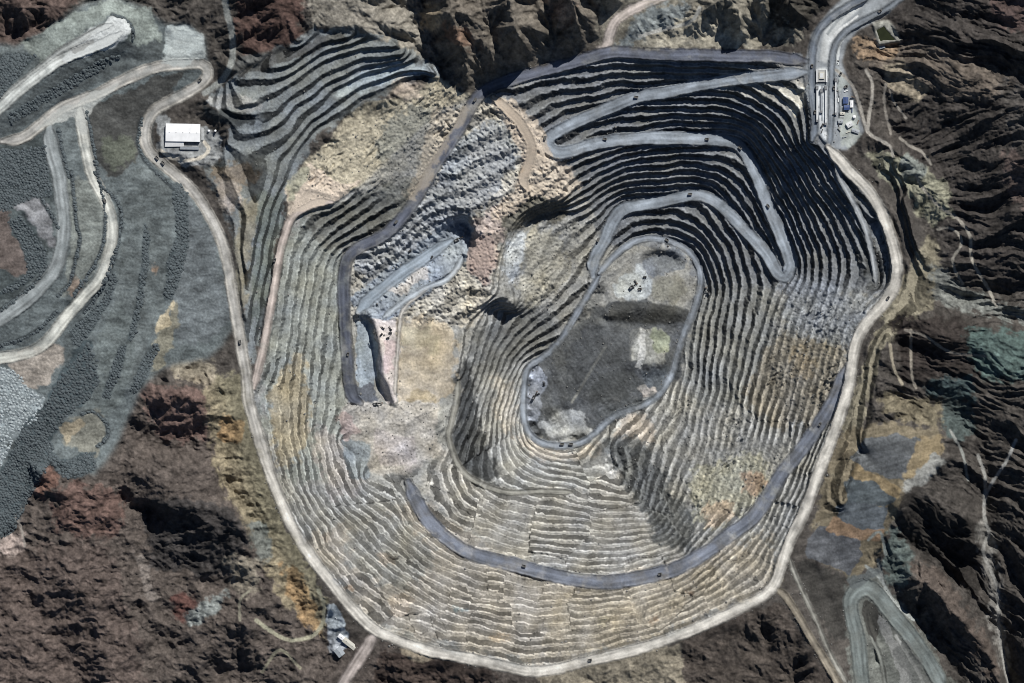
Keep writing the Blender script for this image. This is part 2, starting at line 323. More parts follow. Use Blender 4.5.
def full(poly, blur=2, warp=1.0):
    o = np.zeros(X.shape, F); sl, m = mask(poly, blur, warp); o[sl] = m; return o

RIM = [p[:2] for p in PERIM if p[1] > 150 or p[0] > 500]
RIM = [p[:2] for p in PERIM[21:]] + [(815,130),(806,95),(803,66),(767,56),(700,55),(607,53),(575,62),(537,72),(510,80),(490,90),(472,104),(445,92),(424,76),(395,86),(350,110),(318,134),(300,160),(286,205),(265,330),(256,385),(250,395),(240,340),(227,261),(208,213)]
PIT = [(250,395),(258,368),(266,335),(276,275),(284,240),(296,214),(330,204),(360,186),(440,110),(472,100)] + [(494,86),(537,72),(575,62),(607,53),(700,55),(767,56),(803,66),(806,95),(815,130)] + [p[:2] for p in PERIM[::-1] if p[1] > 140 and p[0] > 300] + [(308,552),(281,502),(256,428)]
QUARRY = [(205,98),(236,76),(275,50),(320,28),(352,30),(405,46),(440,70),(446,96),(424,80),(395,90),(350,112),(318,138),(300,165),(286,205),(277,260),(266,330),(252,375),(244,330),(238,260),(226,210),(212,185),(200,168),(222,160),(228,120)]
EASTB = [(862,160),(890,158),(908,185),(922,230),(936,280),(925,305),(905,325),(880,345),(872,420),(850,490),(836,520),(822,510),(842,440),(858,390),(866,345),(898,300),(906,270),(900,235),(886,205)]
pit = full(PIT, 1.2, .3); quarry = full(QUARRY, 3); eastb = full(EASTB, 2)
DUMP = [(-60,-60+100),(20,45),(60,20),(80,5),(110,-5),(140,4),(165,25),(185,22),(204,36),(210,70),(190,94),(160,110),(150,130),(152,152),(178,178),(207,214),(226,262),(236,320),(222,345),(205,360),(165,365),(140,390),(128,420),(115,450),(95,475),(70,470),(50,460),(28,500),(10,530),(-10,545),(-60,545)]
dump = full(DUMP, 2)
# waste-dump, quarry and yard are man made; everything else outside the rim is mountain
yard = full(PADS[0][0], 3, .3)
SLOPES = [(838,420),(945,425),(945,455),(915,500),(890,520),(870,560),(900,610),(930,690),(830,690),(780,600),(800,540),(820,500)]
man = np.clip(pit + quarry + eastb + dump + yard + .85 * full(SLOPES, 5) + full([(296,180),(330,150),(440,78),(475,100),(440,150),(400,200),(340,200)], 3) + full([(232,180),(290,180),(270,300),(250,390),(240,340),(222,250)], 4), 0, 1)
mtn = 1 - man

# mountains: gullies that follow the fall line, octave on octave
Zm = Zb.copy()
def gully(Z, cell, k, amp, soft):
    gy, gx = np.gradient(Z, ax_y, ax_x)
    gx = boxblur(gx.astype(F), soft); gy = boxblur(gy.astype(F), soft)
    L = np.sqrt(gx * gx + gy * gy) + F(1e-3)
    tx, ty = -gy / L, gx / L                  # along the contour
    cx, cy = X / F(cell), Y / F(cell)
    ix, iy = np.floor(cx).astype(np.int32), np.floor(cy).astype(np.int32)
    s = np.zeros_like(X); wsum = np.zeros_like(X)
    for a in (-1, 0, 1):
        for b in (-1, 0, 1):
            h = hsh(ix + a, iy + b, k); h2 = hsh(ix + a, iy + b, k + 5)
            dx = cx - (ix + a + _rv[h]); dy = cy - (iy + b + _rv[h2])
            w = np.exp(-(dx * dx + dy * dy) * F(2.2))
            s += w * np.cos((dx * tx + dy * ty) * F(5.6)); wsum += w
    return F(amp) * s / (wsum + F(1e-4)) * np.clip(L * F(1.6), 0, 1.2)
Zm = Zm + F(6) * (ridged(WX / 95, WY / 95, 2, 21) - F(.7))
for cell, amp, soft in ((36, 9, 22), (17, 4.2, 12), (8, 1.7, 7), (4, .6, 4)):
    Zm = Zm + gully(Zm, cell, int(cell), amp, soft)
# the eastern range: long ribs of hard rock, their strike swinging from north to south
east = full([(862,-60),(1600,-60),(1600,800),(960,800),(925,560),(905,500),(950,470),(940,420),(880,390),(890,330),(935,300),(955,230),(935,170),(880,120),(866,60),(900,20)], 8)
ribs = [(-400, .30), (60, .28), (140, -.28), (215, -.12), (300, .12), (380, .30), (470, .45), (590, .85), (900, 1.0)]
rib = np.zeros_like(X); ex = slice(np.searchsorted(ax_x, 820), None)
wx_, wy_ = WX[:, ex] + F(7) * gnoise(X[:, ex] / 45, Y[:, ex] / 45, 33), WY[:, ex] + F(9) * gnoise(X[:, ex] / 50, Y[:, ex] / 50, 32)
for i, (yc, an) in enumerate(ribs):
    lo = ribs[i - 1][0] if i else -1e5; hi = ribs[i + 1][0] if i + 1 < len(ribs) else 1e5
    wy = np.interp(ax_y, [lo, yc, hi], [0, 1, 0]); rows = np.where(wy > 0)[0]
    if not len(rows): continue
    rs = slice(rows[0], rows[-1] + 1); ca_, sa_ = F(math.cos(an)), F(math.sin(an))
    al, ac = wx_[rs] * ca_ + wy_[rs] * sa_, -wx_[rs] * sa_ + wy_[rs] * ca_
    f = F(8) * ridged(al / 150, ac / 46, 2, 34) + F(4.5) * ridged(al / 70, ac / 17, 3, 36, .5) + F(.8) * ridged(al / 26, ac / 6, 2, 39) - F(13)
    rib[rs, ex] += f * wy[rs].astype(F)[:, None]
Zm = Zm * (1 - east) + (Zb + rib) * east
sw = full([(-700,470),(110,470),(130,390),(215,380),(260,520),(330,640),(380,640),(560,690),(560,900),(-700,900)], 10)
knob = F(9) * fbm(X / 70, Y / 70, 4, 112, .48) + F(3.5) * ridged(WX / 34, WY / 26, 4, 118, .5) - F(3)
Zm = Zm * (1 - sw) + (Zb + F(.35) * (Zm - Zb) + knob) * sw
Zm = Zm + F(.45) * fbm(X / 3.6, Y / 3.6, 3, 31) + F(1.0) * (ridged(WX / 11, WY / 8, 3, 130) - F(.7)) * np.clip(F(.5) + gnoise(X / 40, Y / 40, 133), 0, 1)

out_ = np.maximum(np.maximum(-X - 30, X - 1054), np.maximum(-Y - 30, Y - 713)); core = (1 - sstep(0, 90, out_)).astype(F)
Zm = Zm * core + (Zb + F(26) * fbm(X / 330, Y / 330, 2, 190)) * (1 - core)
# terraces
ROUGH = [  # (polygon, how much terrace is left, blur, rubble amplitude)
 ([(440,110),(475,98),(505,96),(545,140),(575,185),(560,200),(515,215),(498,245),(496,285),(475,315),(455,330),(395,322),(350,320),(350,255),(400,225),(430,170)], .7, 4, .36),
 ([(350,300),(372,282),(400,260),(438,228),(462,216),(474,230),(470,258),(432,290),(405,312),(385,320),(360,318)], .0, 2.5, .2), ([(355,318),(396,318),(396,404),(360,404)], 0, 1.5, .25),
 ([(284,202),(296,180),(318,165),(340,182),(362,180),(332,205),(306,208),(292,218)], 0, 2, .1), ([(472,236),(496,236),(492,278),(482,288),(464,264)], 0, 2, .1), ([(496,98),(512,104),(536,130),(546,150),(540,180),(522,186),(520,150),(503,122)], .1, 2, .2),
 ([(393,318),(455,328),(457,405),(392,405)], .05, 2, .12), ([(340,400),(450,402),(445,460),(395,478),(365,470),(345,440)], .15, 4, .7),
 ([(300,170),(330,140),(440,78),(475,100),(430,175),(400,205),(345,190),(320,205)], .0, 3, 1.3),
 ([(560,340),(600,305),(690,300),(682,380),(640,400),(590,435),(540,440),(528,400),(535,370)], 0, 2, .45), ([(600,270),(640,240),(690,250),(698,290),(680,330),(610,310)], 0, 2, .5),
 ([(785,275),(880,295),(855,350),(840,400),(790,420),(760,380),(775,330)], .45, 8, 1.6), ([(685,470),(750,440),(800,440),(760,500),(690,525)], .25, 5, 1.5),
 ([(500,225),(560,205),(582,240),(560,290),(540,320),(500,300)], .35, 5, 1.3), ([(655,400),(740,400),(760,450),(700,470),(640,440)], .6, 8, 1.2),
 ([(600,440),(640,440),(690,510),(695,560),(650,545)], .75, 4, 1.0), ([(560,580),(760,500),(800,480),(780,590),(680,640),(560,665)], .9, 6, .6), ([(465,350),(510,360),(525,430),(470,430)], .85, 5, .6),
]
T = np.clip(pit + quarry + eastb * F(.9), 0, 1); rub = F(.25) * np.clip(pit + quarry, 0, 1)
for poly, left, blur, amp in ROUGH:
    sl, m = mask(poly, blur); T[sl] *= 1 - m * F(1 - left); rub[sl] = rub[sl] * (1 - m) + m * F(amp)
BH = F(6.0) - F(.5) * quarry - F(1.7) * boxblur(boxblur(sstep(330, 520, Y).astype(F), 20), 20) - F(.8) * (1 - sstep(300, 400, X)).astype(F)
SOUTH = sstep(330, 470, Y + F(.25) * (X - 560))
Zn = Zb + F(1.7) * gnoise(X / 34, Y / 34, 40) + (F(.6) * gnoise(X / 11, Y / 11, 41) + F(.5) * fbm(X / 4.5, Y / 4.5, 2, 42)) * (1 - F(.35) * SOUTH) * (1 - F(.6) * quarry)
CELL = cells(WX / 42, WY / 42, 60); CELL2 = cells(WX / 19, WY / 19, 64)
Zn += (F(3.2) * CELL + F(1.2) * CELL2) * (F(.25) + F(.75) * SOUTH) * (1 - quarry)
u = Zn / BH; fl = np.floor(u); fr = u - fl
SOUTH = sstep(330, 470, Y + F(.25) * (X - 560))
wf = F(.40) + F(.18) * SOUTH + F(.10) * gnoise(X / 20, Y / 20, 43)
st = np.clip((fr - (1 - wf)) / wf, 0, 1)
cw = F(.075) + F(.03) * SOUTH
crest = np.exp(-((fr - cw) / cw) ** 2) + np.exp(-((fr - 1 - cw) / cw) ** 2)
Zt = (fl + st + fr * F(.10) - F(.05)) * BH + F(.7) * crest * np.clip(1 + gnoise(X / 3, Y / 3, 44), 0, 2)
T *= np.clip(F(1.1) + F(.5) * gnoise(X / 14, Y / 14, 45), .45, 1)
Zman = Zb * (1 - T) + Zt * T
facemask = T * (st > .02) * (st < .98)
# loose ground
n1 = fbm(X / 6.5, Y / 6.5, 3, 50); n2 = ridged(X / 9, Y / 9, 3, 53) - F(.8)
Zman = Zman + rub * F(.8) * (F(.6) * fbm(X / 3.4, Y / 3.4, 3, 58) + F(2.0) * (ridged((WX * F(-.63) + WY * F(.78)) / 26, (WX * F(.78) + WY * F(.63)) / 7.5, 3, 53) - F(.8)) * np.clip(F(.5) + F(1.6) * gnoise(X / 30, Y / 30, 59), 0, 1.5) + F(.7) * n1 * np.clip(F(.2) + F(1.5) * gnoise(X / 26, Y / 26, 57), 0, 1.3)) + F(.22) * fbm(X / 2.4, Y / 2.4, 2, 56) * np.clip(rub * 2 + dump * F(.6), .15, 1) + dump * (F(.5) * fbm(WX / 12, WY / 7, 4, 151) + F(1.0) * fbm(X / 45, Y / 45, 2, 155))
# badland gullies on the soft slopes inside the pit
sl0 = full(ROUGH[0][0], 4) + full(ROUGH[3][0], 4) * F(.6)
gl = gully(Zb + F(3) * n1, 9, 60, 1.8, 2) + gully(Zb + F(3) * n1, 4.5, 63, .9, 1)
Zman = Zman + np.clip(sl0, 0, 1) * gl
man = man * core; mtn = 1 - man
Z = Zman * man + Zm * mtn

# ------------------------------------------------------------------ colour of the ground itself, with some shade painted in
SAT = .62
def lin(c, sat=None):
    c = np.array(c[:3], float) / 255; g = c.mean(); c = g + (c - g) * (SAT if sat is None else sat)
    return np.where(c <= .04045, c / 12.92, ((c + .055) / 1.055) ** 2.4).astype(F)
C = np.empty(X.shape + (3,), F)
C[:] = lin((88, 80, 72))
PN = F(.6) * fbm(X / 10, Y / 10, 4, 120, .6) + F(.35) * gnoise(Zb / 2.2, X / 40 + Y / 40, 126)
def paint(poly, col, blur=4, k=1.0, warp=1.6):
    sl, m = mask(poly, blur, warp)
    if warp > 1: m = sstep(.22, .78, m + PN[sl] * (4 * m * (1 - m)) * F(.9) + F(.25) * np.minimum(PN[sl], 0) * m)
    m = (m * F(k))[..., None]; C[sl] = C[sl] * (1 - m) + lin(col) * m
A = paint
# mountains
A([(-60,-60),(90,-60),(75,10),(50,30),(20,45),(-60,50)], (104,82,72), 6); A([(236,-60),(310,-60),(304,30),(290,48),(250,60),(236,30)], (98,70,60), 6)
A([(300,-60),(400,-60),(440,60),(400,62),(350,35),(310,30)], (150,140,122), 8); A([(410,-60),(600,-60),(600,50),(540,72),(470,100),(440,70)], (122,110,94), 8)
A([(420,0),(444,10),(436,34),(424,30)], (168,146,112), 4); A([(440,20),(470,30),(470,50),(448,44)], (150,112,86), 5); A([(540,0),(572,0),(580,20),(556,26)], (168,140,116), 5)
A([(600,-60),(800,-60),(805,40),(760,50),(640,48),(600,50)], (150,140,118), 6); A([(650,30),(680,10),(750,36),(760,48),(640,48)], (186,174,146), 3); A([(770,-60),(850,-60),(820,14),(800,30),(770,20)], (78,72,62), 6)
A([(615,48),(640,10),(690,0),(680,20),(650,36)], (138,146,144), 4)
A([(905,-60),(1090,-60),(1090,300),(960,280),(900,150),(880,60)], (82,74,68), 8); A([(870,40),(900,36),(940,50),(990,66),(1030,90),(1000,100),(940,96),(900,90),(870,70)], (124,108,92), 6)
A([(850,40),(895,36),(898,56),(862,64)], (176,140,102), 4); A([(880,65),(900,60),(915,80),(935,96),(915,100),(890,84)], (170,152,122), 4); A([(985,-20),(1060,-20),(1060,40),(1000,30)], (118,92,84), 8)
A([(1000,80),(1090,80),(1090,160),(1010,150)], (104,96,88), 8); A([(1000,140),(1024,160),(1040,220),(1010,200)], (120,98,88), 6)
A([(866,150),(905,155),(945,180),(952,215),(932,228),(905,190),(880,175)], (152,148,118), 4); A([(905,155),(925,160),(925,180),(900,176)], (132,138,128), 3); A([(928,230),(945,270),(938,300),(905,330),(880,350),(870,400),(856,470),(830,540),(812,530),(840,430),(868,350)], (150,138,108), 4)
A([(930,260),(950,272),(960,290),(1040,310),(1040,330),(980,312),(930,300)], (138,140,130), 5); A([(890,318),(960,320),(990,340),(950,350),(900,345)], (66,54,46), 6); A([(895,320),(970,318),(985,380),(900,384)], (70,60,54), 6)
A([(965,330),(1030,330),(1030,378),(990,382),(970,362)], (92,124,116), 5, .8); A([(940,400),(968,398),(978,430),(955,446),(944,424)], (84,104,100), 4, .75); A([(930,380),(980,376),(975,400),(925,396)], (72,92,92), 5)
A([(880,392),(940,400),(942,430),(900,420),(880,410)], (132,118,88), 5); A([(838,430),(900,420),(945,430),(940,460),(906,490),(880,560),(850,580),(815,560),(812,530)], (132,116,86), 5)
A([(850,458),(862,440),(890,434),(926,440),(918,462),(902,480),(872,474)], (98,101,102), 1, 1, 1.2); A([(846,484),(856,470),(874,474),(900,494),(886,508),(846,504)], (88,98,102), 1, 1, 1.2); A([(836,506),(850,502),(888,508),(884,530),(862,534),(836,522)], (92,100,106), 1, 1, 1.2); A([(806,540),(820,526),(862,534),(862,556),(848,576),(806,556)], (92,94,98), 1, 1, 1.2)
A([(856,462),(872,474),(902,490),(896,500),(872,482),(850,476)], (166,136,86), 1.5, .9); A([(832,518),(862,530),(884,530),(882,540),(860,540),(828,530)], (162,122,84), 1.5, .9); A([(918,440),(944,434),(940,464),(910,484),(902,476)], (164,138,92), 3, .9); A([(936,450),(948,462),(930,480),(905,494),(902,486)], (150,148,138), 3)
A([(800,560),(850,580),(846,640),(830,640),(796,580)], (70,66,60), 4); A([(846,580),(880,570),(960,690),(850,690)], (112,114,104), 4); A([(894,520),(906,530),(916,570),(900,590),(880,570)], (96,110,104), 4)
A([(900,490),(975,520),(980,600),(900,540)], (64,58,52), 6); A([(905,560),(940,565),(1000,660),(1000,690),(940,620)], (106,90,78), 6)
A([(972,520),(990,520),(1004,600),(1012,690),(990,640),(984,560)], (136,130,120), 4)
A([(680,640),(780,600),(840,690),(680,690)], (88,76,66), 4); A([(540,676),(680,642),(690,690),(540,690)], (150,136,110), 3); A([(380,650),(430,656),(500,672),(480,700),(370,690)], (74,62,54), 4); A([(396,645),(440,656),(420,662)], (160,146,116), 3)
A([(200,380),(245,370),(256,430),(290,530),(330,600),(330,640),(290,610),(250,540),(215,470)], (138,128,96), 6); A([(222,410),(244,420),(240,445),(218,440)], (164,130,80), 3); A([(275,560),(300,570),(325,640),(300,620)], (160,128,80), 4)
A([(245,520),(268,525),(275,560),(256,560)], (104,112,104), 5); A([(170,362),(215,358),(212,392),(175,376)], (152,138,112), 4)
A([(135,385),(200,385),(210,440),(160,440)], (112,88,78), 5); A([(25,458),(52,458),(60,480),(40,500),(22,490)], (124,88,72), 5); A([(60,480),(125,490),(120,540),(50,530)], (104,80,70), 6); A([(140,495),(235,505),(250,550),(230,575),(150,570)], (64,62,60), 6)
A([(0,530),(26,535),(26,560),(0,556)], (166,150,138), 4, .8); A([(132,552),(142,548),(158,600),(148,606)], (146,140,130), 4, .4); A([(-60,560),(110,540),(150,690),(-60,690)], (92,80,72), 8); A([(170,595),(200,598),(196,620),(176,622)], (96,62,54), 4); A([(186,610),(230,590),(226,606),(192,628)], (120,132,128), 4)
A([(222,555),(262,560),(256,600),(232,590)], (124,118,100), 5)
# waste dump
A(DUMP, (97,107,107), 3, 1, .8)
A([(20,45),(60,20),(110,-2),(150,8),(165,40),(135,58),(118,48),(130,30),(110,18),(70,40),(40,62)], (126,136,127), 3); A([(118,46),(165,40),(158,62),(120,78),(60,100),(35,118),(10,130),(-60,130),(-60,118),(20,98),(60,72)], (84,92,92), 3)
A([(90,28),(122,17),(133,32),(115,45),(92,52),(60,62),(60,56)], (186,190,186), 2); A([(165,28),(186,23),(203,38),(200,52),(178,58),(160,60)], (170,182,178), 2)
A([(84,108),(150,80),(190,70),(140,125),(146,150),(130,170),(108,178),(95,160)], (76,76,72), 3); A([(98,138),(130,136),(140,160),(108,172)], (100,106,86), 4, .7)
A([(-60,150),(46,130),(52,180),(56,240),(44,268),(10,300),(-60,310)], (74,84,84), 3); A([(10,200),(35,196),(50,205),(56,250),(40,235),(20,215)], (126,126,128), 3); A([(-10,210),(8,205),(12,228),(32,272),(15,276),(-10,262)], (112,92,82), 3, .8)
A([(66,176),(100,178),(108,220),(104,260),(80,292),(62,300),(70,250)], (118,124,116), 3); A([(118,180),(150,160),(172,180),(172,250),(164,310),(130,380),(108,380),(116,290),(126,230)], (98,107,106), 3)
A([(150,262),(160,262),(158,275),(150,275)], (170,132,100), 3, .8); A([(64,280),(80,276),(84,292),(70,298)], (150,122,100), 4, .8); A([(186,190),(215,240),(232,320),(210,345),(170,340),(176,300)], (100,108,110), 4)
A([(96,340),(120,300),(135,330),(128,390),(100,420),(80,420)], (100,110,108), 3); A([(70,415),(100,410),(108,440),(90,460),(60,440)], (128,124,106), 3, .8); A([(60,428),(76,416),(86,424),(66,444)], (172,152,116), 2, .8); A([(150,345),(180,300),(176,340),(160,370),(152,370)], (140,130,100), 3, .7); A([(164,312),(174,300),(170,325),(154,340),(156,328)], (190,168,124), 2, .8)
A([(-60,352),(0,366),(20,370),(30,388),(45,398),(40,420),(10,440),(0,470),(-60,480)], (128,140,142), 3); A([(0,355),(50,345),(64,350),(50,385),(30,388)], (160,146,130), 3)
A([(88,340),(98,385),(84,402),(62,420),(48,446),(60,462),(92,452),(96,470),(70,480),(50,460),(28,500),(10,535),(-60,545),(-60,500),(0,475),(20,432),(50,392),(76,348)], (66,80,84), 2)
ROWS = [[(95,172),(102,186),(112,196),(119,206),(121,222),(118,240),(112,262),(100,290),(84,312)], [(71,172),(74,200),(76,222),(80,240),(75,262),(70,282),(58,296)], [(86,112),(90,130),(94,152),(98,176),(103,200),(105,226),(101,250),(90,272),(74,294)], [(142,118),(139,130),(138,145),(146,162),(162,178),(180,194)], [(82,414),(90,411),(101,417),(108,428),(106,440),(98,447)], [(112,15),(124,19),(132,28),(133,38)], [(58,130),(62,150),(68,176)], [(96,62),(108,58),(118,56)], [(37,190),(44,204),(52,216),(58,228)], [(-10,318),(14,300),(34,284),(46,266)], [(0,345),(24,338),(40,328),(56,312)]]
for q in ROWS:
    d, _, _, _ = raster(ax_x, ax_y, smooth(q), 6); k_ = ((1 - sstep(1.2, 3.0, d + F(.9) * gnoise(X / 5, Y / 5, 160))) * F(.85))[..., None]; C = C * (1 - k_) + lin((50,58,62)) * k_
STRIPS = [[(49,440),(60,462),(50,462),(28,500),(10,535),(-25,545),(-25,500),(0,475),(20,432),(30,424)], [(-20,150),(20,150),(44,146),(48,170),(52,196),(34,198),(18,204),(4,212),(-20,205)], [(8,222),(20,216),(34,232),(46,250),(48,262),(34,278),(14,290),(-10,298),(28,274),(22,246)],
          [(-20,62),(10,52),(36,56),(22,74),(0,98),(-20,110)], [(52,88),(96,62),(112,60),(96,72),(60,94),(30,112),(10,124),(8,114)], [(172,184),(180,182),(187,192),(189,240),(182,270),(172,300),(163,300),(168,260),(176,235)],
          [(144,222),(150,236),(148,265),(142,300),(134,338),(127,342),(137,300),(141,260)], [(126,345),(120,345),(102,396),(108,400),(122,370)], [(152,345),(160,345),(146,380),(136,394),(131,390),(140,366)], [(50,452),(60,462),(92,452),(97,468),(82,478),(64,478),(54,470)],
          [(70,330),(90,312),(104,296),(113,270),(117,280),(108,306),(92,330),(80,345),(72,346)]]
for q in STRIPS[2:] + STRIPS[1:2]: A(q, (58,70,74), 1.2, .9, .6)
# north-west quarry
A(QUARRY, (124,130,129), 4); A([(330,100),(350,80),(390,62),(425,62),(424,74),(390,84)], (158,170,170), 3); A([(205,98),(240,92),(262,104),(256,112),(210,108)], (150,150,146), 3); A([(195,104),(250,112),(256,125),(225,130),(205,116)], (66,70,70), 3)
A([(232,60),(300,45),(340,30),(352,36),(300,58),(240,78)], (92,92,88), 3); A([(205,170),(245,160),(262,172),(230,190)], (132,116,96), 5); A([(238,200),(262,196),(250,260),(244,330),(232,280)], (140,132,110), 5); A([(262,190),(286,200),(268,300),(252,340),(254,260)], (112,120,112), 4); A([(215,176),(240,184),(240,215),(222,210)], (164,148,130), 4)
A([(300,170),(330,140),(350,112),(440,78),(475,100),(440,150),(400,200),(340,190),(320,205)], (182,168,136), 3); A([(385,120),(425,100),(440,130),(395,165),(370,160)], (140,140,126), 7, .8); A([(400,75),(425,82),(420,100),(385,100)], (196,172,148), 5, .7)
A([(284,190),(310,164),(340,186),(358,182),(332,204),(306,208),(290,218)], (204,182,154), 2); A([(286,184),(300,165),(312,170),(300,190),(288,206)], (178,172,140), 3)
# pit
A(PIT, (150,147,136), 2, 1, .3)
A([(470,104),(540,72),(610,53),(803,56),(815,130),(870,190),(896,270),(880,300),(800,290),(700,300),(690,250),(600,240),(590,200),(548,150)], (116,119,121), 4); A([(720,60),(800,60),(806,110),(760,105),(720,90)], (160,152,136), 3, .6); A([(776,88),(804,88),(806,104),(796,120),(786,100)], (206,196,168), 1.5)
A([(262,335),(284,240),(310,210),(345,250),(344,390),(352,420),(330,480),(290,480),(262,420)], (142,146,134), 5); A([(268,395),(300,350),(312,400),(302,460),(276,470)], (172,150,104), 7, .8); A([(305,420),(345,440),(365,490),(330,500)], (164,152,140), 6, .8)
A([(305,205),(330,205),(400,180),(430,172),(400,222),(345,250),(310,240)], (112,112,102), 4)
A([(300,540),(420,500),(560,580),(740,540),(780,590),(560,668),(380,630)], (166,154,134), 6); A([(560,590),(700,570),(770,530),(780,585),(640,645),(540,660)], (168,152,122), 7, .8); A([(345,520),(400,510),(440,560),(400,590),(350,570)], (140,140,130), 8, .7); A([(388,596),(404,592),(416,604),(400,620),(388,612)], (190,168,138), 2)
for q in ((385,560,14),(500,640,16),(600,620,14),(690,590,10),(350,590,9),(460,610,10),(655,620,10),(330,540,10)):
    x, y, r = q; A([(x - r, y), (x, y - r * .4), (x + r, y), (x, y + r * .4)], random.choice([(182,142,100),(178,150,110),(170,150,124),(176,160,120),(128,148,146)]), 4, .8)
A([(420,490),(450,440),(520,490),(640,460),(690,520),(690,560),(600,576),(500,556)], (158,152,138), 6); A([(450,440),(470,330),(520,340),(530,430),(600,440),(600,490),(480,490)], (150,148,138), 5); A([(448,385),(468,350),(480,420),(500,480),(470,485),(450,450)], (78,79,76), 4); A([(468,340),(520,300),(560,320),(560,345),(500,370),(475,380)], (116,116,110), 5)
A([(490,372),(512,380),(516,432),(500,430)], (182,168,144), 5, .7); A([(526,436),(560,452),(610,440),(600,455),(540,462),(505,430)], (190,172,146), 4, .7); A([(620,410),(655,420),(655,450),(610,440)], (186,166,140), 5, .8)
A([(600,440),(635,432),(695,520),(695,556),(660,545)], (92,95,93), 4, .9, 2.6); A([(690,470),(760,450),(775,490),(720,530),(695,525)], (170,164,132), 6); A([(700,505),(730,500),(735,520),(705,528)], (196,160,116), 4, .8); A([(740,470),(770,478),(760,500),(745,495)], (188,144,104), 4, .8)
A([(700,290),(780,285),(770,400),(700,410),(680,380)], (132,132,124), 6); A([(780,275),(880,295),(850,350),(790,340)], (140,144,146), 6); A([(780,330),(850,350),(830,420),(780,430),(740,400)], (146,134,110), 7); A([(790,350),(815,348),(815,380),(792,380)], (164,138,92), 6, .7); A([(840,170),(880,250),(884,290),(866,290),(860,230)], (74,76,74), 3, .9)
A(ROUGH[0][0], (186,176,154), 5); A([(470,130),(500,115),(520,150),(500,190),(470,210),(440,180),(445,150)], (146,154,160), 6, .9); A([(395,225),(430,180),(480,170),(490,200),(468,225),(440,250),(400,275),(365,285),(355,260)], (144,150,156), 5, .9)
A([(494,98),(510,104),(535,130),(545,150),(540,180),(525,185),(522,150),(505,122)], (202,178,148), 3); A([(520,180),(545,172),(580,185),(560,200),(520,212)], (200,188,158), 4); A([(468,225),(500,200),(515,215),(498,245),(490,290),(466,262)], (184,158,140), 2.5); A([(475,235),(496,240),(490,275),(466,262)], (166,140,126), 1.5, .9)
A([(470,290),(495,285),(480,320),(456,330)], (194,180,152), 4); A([(352,302),(400,268),(445,240),(462,218),(474,230),(464,256),(430,284),(385,314),(360,314)], (140,154,164), 2.5); A([(350,300),(372,282),(400,260),(438,228),(462,216),(474,230),(470,258),(432,290),(405,312),(385,320),(360,318)], (138,150,161), 2); A([(388,288),(425,265),(432,276),(395,300)], (190,182,174), 3); A([(500,205),(540,192),(580,198),(560,222),(520,225),(506,240)], (112,106,88), 4); A([(508,240),(535,226),(525,262),(510,285),(500,268)], (168,174,176), 4); A([(530,228),(560,228),(570,280),(530,310),(515,285)], (166,158,134), 5)
A([(394,316),(425,318),(452,328),(459,352),(455,380),(459,404),(440,410),(415,402),(393,407)], (192,168,128), 5, .95, 3.0); A([(400,325),(440,330),(440,352),(400,348)], (190,174,128), 6, .6); A([(400,370),(450,365),(452,395),(398,400)], (188,168,136), 4, .8); A([(415,385),(440,400),(430,410),(405,404)], (180,150,90), 3, .6)
A([(355,320),(368,318),(376,335),(378,352),(374,390),(360,392),(356,370)], (142,158,170), 1.2); A([(342,385),(375,385),(376,402),(366,412),(348,404)], (88,94,106), 1.5); A([(372,318),(396,318),(396,404),(384,404),(378,352)], (204,186,174), 1.5); A([(384,340),(394,340),(394,372),(386,372)], (206,174,168), 1.2)
A([(345,404),(440,402),(444,455),(400,476),(360,470),(345,440)], (178,168,152), 3); A([(376,430),(415,440),(415,470),(375,462)], (190,174,164), 3, .8); A([(338,440),(368,440),(370,480),(352,478)], (132,142,144), 3); A([(336,418),(352,414),(360,430),(345,440)], (176,148,136), 3)
A([(440,395),(456,390),(460,420),(446,450),(436,440)], (152,150,138), 3)
A([(530,440),(526,370),(560,342),(598,305),(640,300),(690,310),(680,380),(640,404),(590,440)], (92,95,96), 2.5); A([(538,425),(562,408),(582,410),(592,430),(570,442),(545,440)], (172,174,170), 3); A([(524,385),(540,358),(546,375),(538,425),(526,420)], (142,150,164), 2); A([(640,372),(668,365),(672,388),(650,396)], (96,104,108), 3)
A([(612,286),(640,262),(650,280),(648,300),(624,300)], (172,178,174), 2); A([(630,330),(668,328),(664,364),(630,364)], (158,156,142), 2); A([(638,328),(645,328),(643,368),(638,368)], (200,196,182), 1); A([(652,328),(668,330),(668,350),(655,352)], (140,146,110), 2); A([(640,262),(672,246),(686,256),(680,270),(650,278)], (112,118,124), 3); A([(650,280),(680,272),(690,290),(678,302),(652,300)], (140,136,118), 3); A([(636,389),(655,386),(660,394),(642,398)], (196,178,156), 1.5)
A([(612,303),(622,301),(650,302.5),(676,306),(690,312),(688,322),(655,324),(630,322),(606,320)], (80,80,75), .8, 1, .5)  # dark debris on the slope below the platform, its shade painted in
